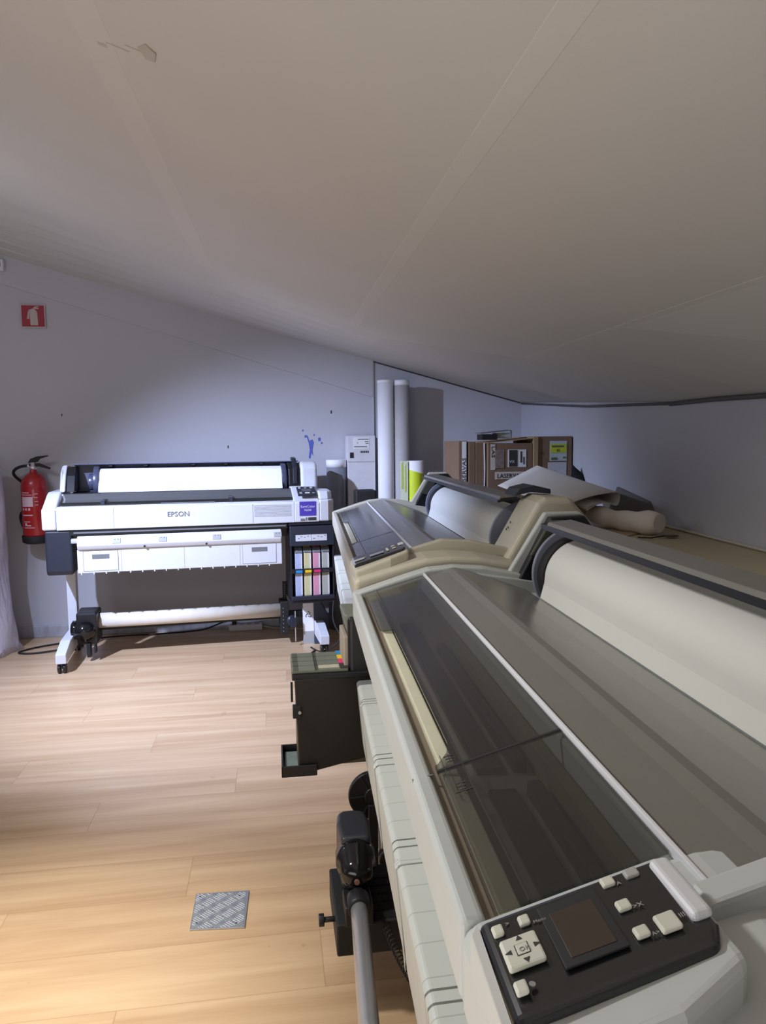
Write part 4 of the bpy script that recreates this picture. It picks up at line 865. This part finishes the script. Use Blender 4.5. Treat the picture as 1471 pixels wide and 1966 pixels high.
# leaning grey board
m = MB(); m.extrude([(1.588, 3.30, .901), (1.583, 3.20, 1.03), (1.558, 2.86, .99), (1.548, 2.76, .901)], (-.012, 0, 0)); tag(m.build('leaning_board', mat('grey board', (118, 112, 108), .8)), 'grey board leaning on the right wall behind the foam roll', 'board')
# black bag against the wall
m = MB(); m.loft([(Vector((1.615, 3.70, .90)), .05), (Vector((1.61, 3.70, .96)), .055), (Vector((1.60, 3.70, 1.03)), .045), (Vector((1.60, 3.71, 1.06)), .03), (Vector((1.575, 3.71, 1.10)), .012), (Vector((1.57, 3.71, 1.115)), .004)], 14)
tag(m.build('black_bag', CL, smooth=True), 'crumpled black bag on the table right of the cartons', 'bag')
# cartons, seen open side first
def carton(label, x0, x1, y0, y1, z1, mt=CARD):
    c = thing('cardboard_carton', label, 'carton', ((x0+x1)/2, (y0+y1)/2, .90), 0, 'brown cartons on the table in the corner')
    m = MB(); m.box(x0, x1, y0, y1, .901, z1); bx = m.build('carton_body', mt, c, bevel=.002); return c, bx
c1, b1 = carton('leftmost brown carton with large black print on a white band', .999, 1.045, 3.90, 4.25, 1.25)
m = MB(); m.box(1.016, 1.040, 3.8985, 3.9005, .93, 1.246); wb = m.build('white_band', WHITE, c1)
text('LASERVAS', 'carton_lettering', .030, (1.037, 3.898, .985), (0, 0, 1), (-1, 0, 0), DARKPRINT, wb, .0005, sx=1.3)
c2, b2_ = carton('narrow brown carton standing second from the left in the corner', 1.052, 1.088, 3.89, 4.22, 1.245)
c3, b3_ = carton('narrow brown carton with torn white edge, third from the left', 1.094, 1.140, 3.885, 4.22, 1.240)
m = MB(); m.extrude([(1.134, 3.884, .93), (1.140, 3.884, .93), (1.143, 3.884, 1.10), (1.140, 3.884, 1.238), (1.132, 3.884, 1.238), (1.135, 3.884, 1.08)], (0, .002, 0)); m.build('torn_edge', WHITE, c3)
m = MB(); m.box(1.089, 1.092, 3.884, 3.886, .93, 1.24); m.build('side_flap', CARDL, c3)
c4, b4_ = carton('brown carton with black and white square labels on its front', 1.150, 1.402, 3.86, 4.20, 1.235)
m = MB(); m.extrude([(1.150, 3.855, 1.236), (1.40, 3.855, 1.258), (1.40, 4.2, 1.262), (1.150, 4.2, 1.24)], (0, 0, .003)); m.build('open_flap', CARDL, c4)
m = MB(); m.box(1.262, 1.365, 3.857, 3.8605, 1.105, 1.20); sq = m.build('square_label', WHITE, c4); m = MB(); m.box(1.268, 1.315, 3.855, 3.8575, 1.108, 1.198); m.build('label_block', DARKPRINT, sq)
text('VX', 'label_lettering', .022, (1.270, 3.8545, 1.128), (1, 0, 0), (0, 0, 1), WHITE, sq, .0003)
m = MB(); m.box(1.332, 1.340, 3.855, 3.8575, 1.13, 1.19); m.box(1.348, 1.354, 3.855, 3.8575, 1.12, 1.16); m.build('label_print', DARKPRINT, sq)
m = MB(); m.box(1.166, 1.19, 3.857, 3.8605, 1.09, 1.23); m.box(1.19, 1.385, 3.857, 3.8605, 1.04, 1.08); wb = m.build('white_band', mat('pale tape', (196, 188, 176), .6), c4)
text('LASERVAS', 'carton_lettering', .034, (1.20, 3.856, 1.047), (1, 0, 0), (0, 0, 1), DARKPRINT, wb, .0005, sx=.95)
text('LAS', 'carton_lettering', .026, (1.169, 3.856, 1.22), (0, 0, -1), (1, 0, 0), DARKPRINT, wb, .0005, sx=1.5)
m = MB(); m.box(1.19, 1.24, 3.857, 3.8605, 1.10, 1.20); m.build('scuffed_patch', mat('scuffed card', (128, 112, 104), .9, noise=.25, scale=40), c4)
c5, b5_ = carton('pale raw cardboard edge strip between the labelled cartons', 1.404, 1.432, 3.85, 4.20, 1.268, CARDL)
c6, b6_ = carton('brown carton with yellow green and white label, beside the right wall', 1.436, 1.628, 3.86, 4.20, 1.27)
m = MB(); m.box(1.500, 1.597, 3.857, 3.8605, 1.135, 1.245); lb = m.build('shipping_label', mat('pale blue label', (180, 190, 190), .6), c6)
m = MB(); m.box(1.503, 1.594, 3.855, 3.8575, 1.180, 1.228); m.build('lime_field', mat('lime label', (190, 200, 50), .6), lb)
text('45', 'label_lettering', .022, (1.536, 3.854, 1.185), (1, 0, 0), (0, 0, 1), DARKPRINT, lb, .0003)
for a_, b_, c_, d_ in ((1.51, 1.58, 1.21, 1.22), (1.508, 1.54, 1.142, 1.155), (1.575, 1.59, 1.15, 1.158)): m = MB(); m.box(a_, b_, 3.8545, 3.857, c_, d_); m.build('label_print', mat('olive grey print', (90, 100, 70), .7), lb)
m = MB(); m.box(1.490, 1.596, 3.857, 3.8605, 1.03, 1.128); m.build('paper_slip', mat('grey slip', (190, 190, 194), .6), c6)
text('T1', 'carton_lettering', .018, (1.447, 3.858, 1.17), (1, 0, 0), (0, 0, 1), DARKPRINT, c6, .0004)
c7, b7_ = carton('dark thin carton edge at the right end of the carton row', 1.629, 1.640, 3.87, 4.1, 1.262, mat('dark carton', (70, 58, 48), .85))
BF = thing('small_box', 'small black and grey box lying on top of the brown cartons', 'box', (1.2, 3.95, 1.26))
m = MB(); m.box(1.128, 1.215, 3.90, 4.0, 1.254, 1.285); m.build('dark_side', BLACKM, BF, bevel=.002)
m = MB(); m.box(1.215, 1.30, 3.93, 4.0, 1.262, 1.292); m.build('pale_side', LIGHTGREY, BF, bevel=.002)
m = MB(); m.extrude([(1.122, 3.90, 1.287), (1.30, 3.92, 1.304), (1.30, 4.02, 1.306), (1.122, 4.02, 1.29)], (0, 0, .004)); m.box(1.298, 1.304, 3.92, 3.93, 1.262, 1.305); m.build('lid_edge', MIDGREY, BF)
for o in list(bpy.data.objects):
    if '_o' in o.keys(): del o['_o']
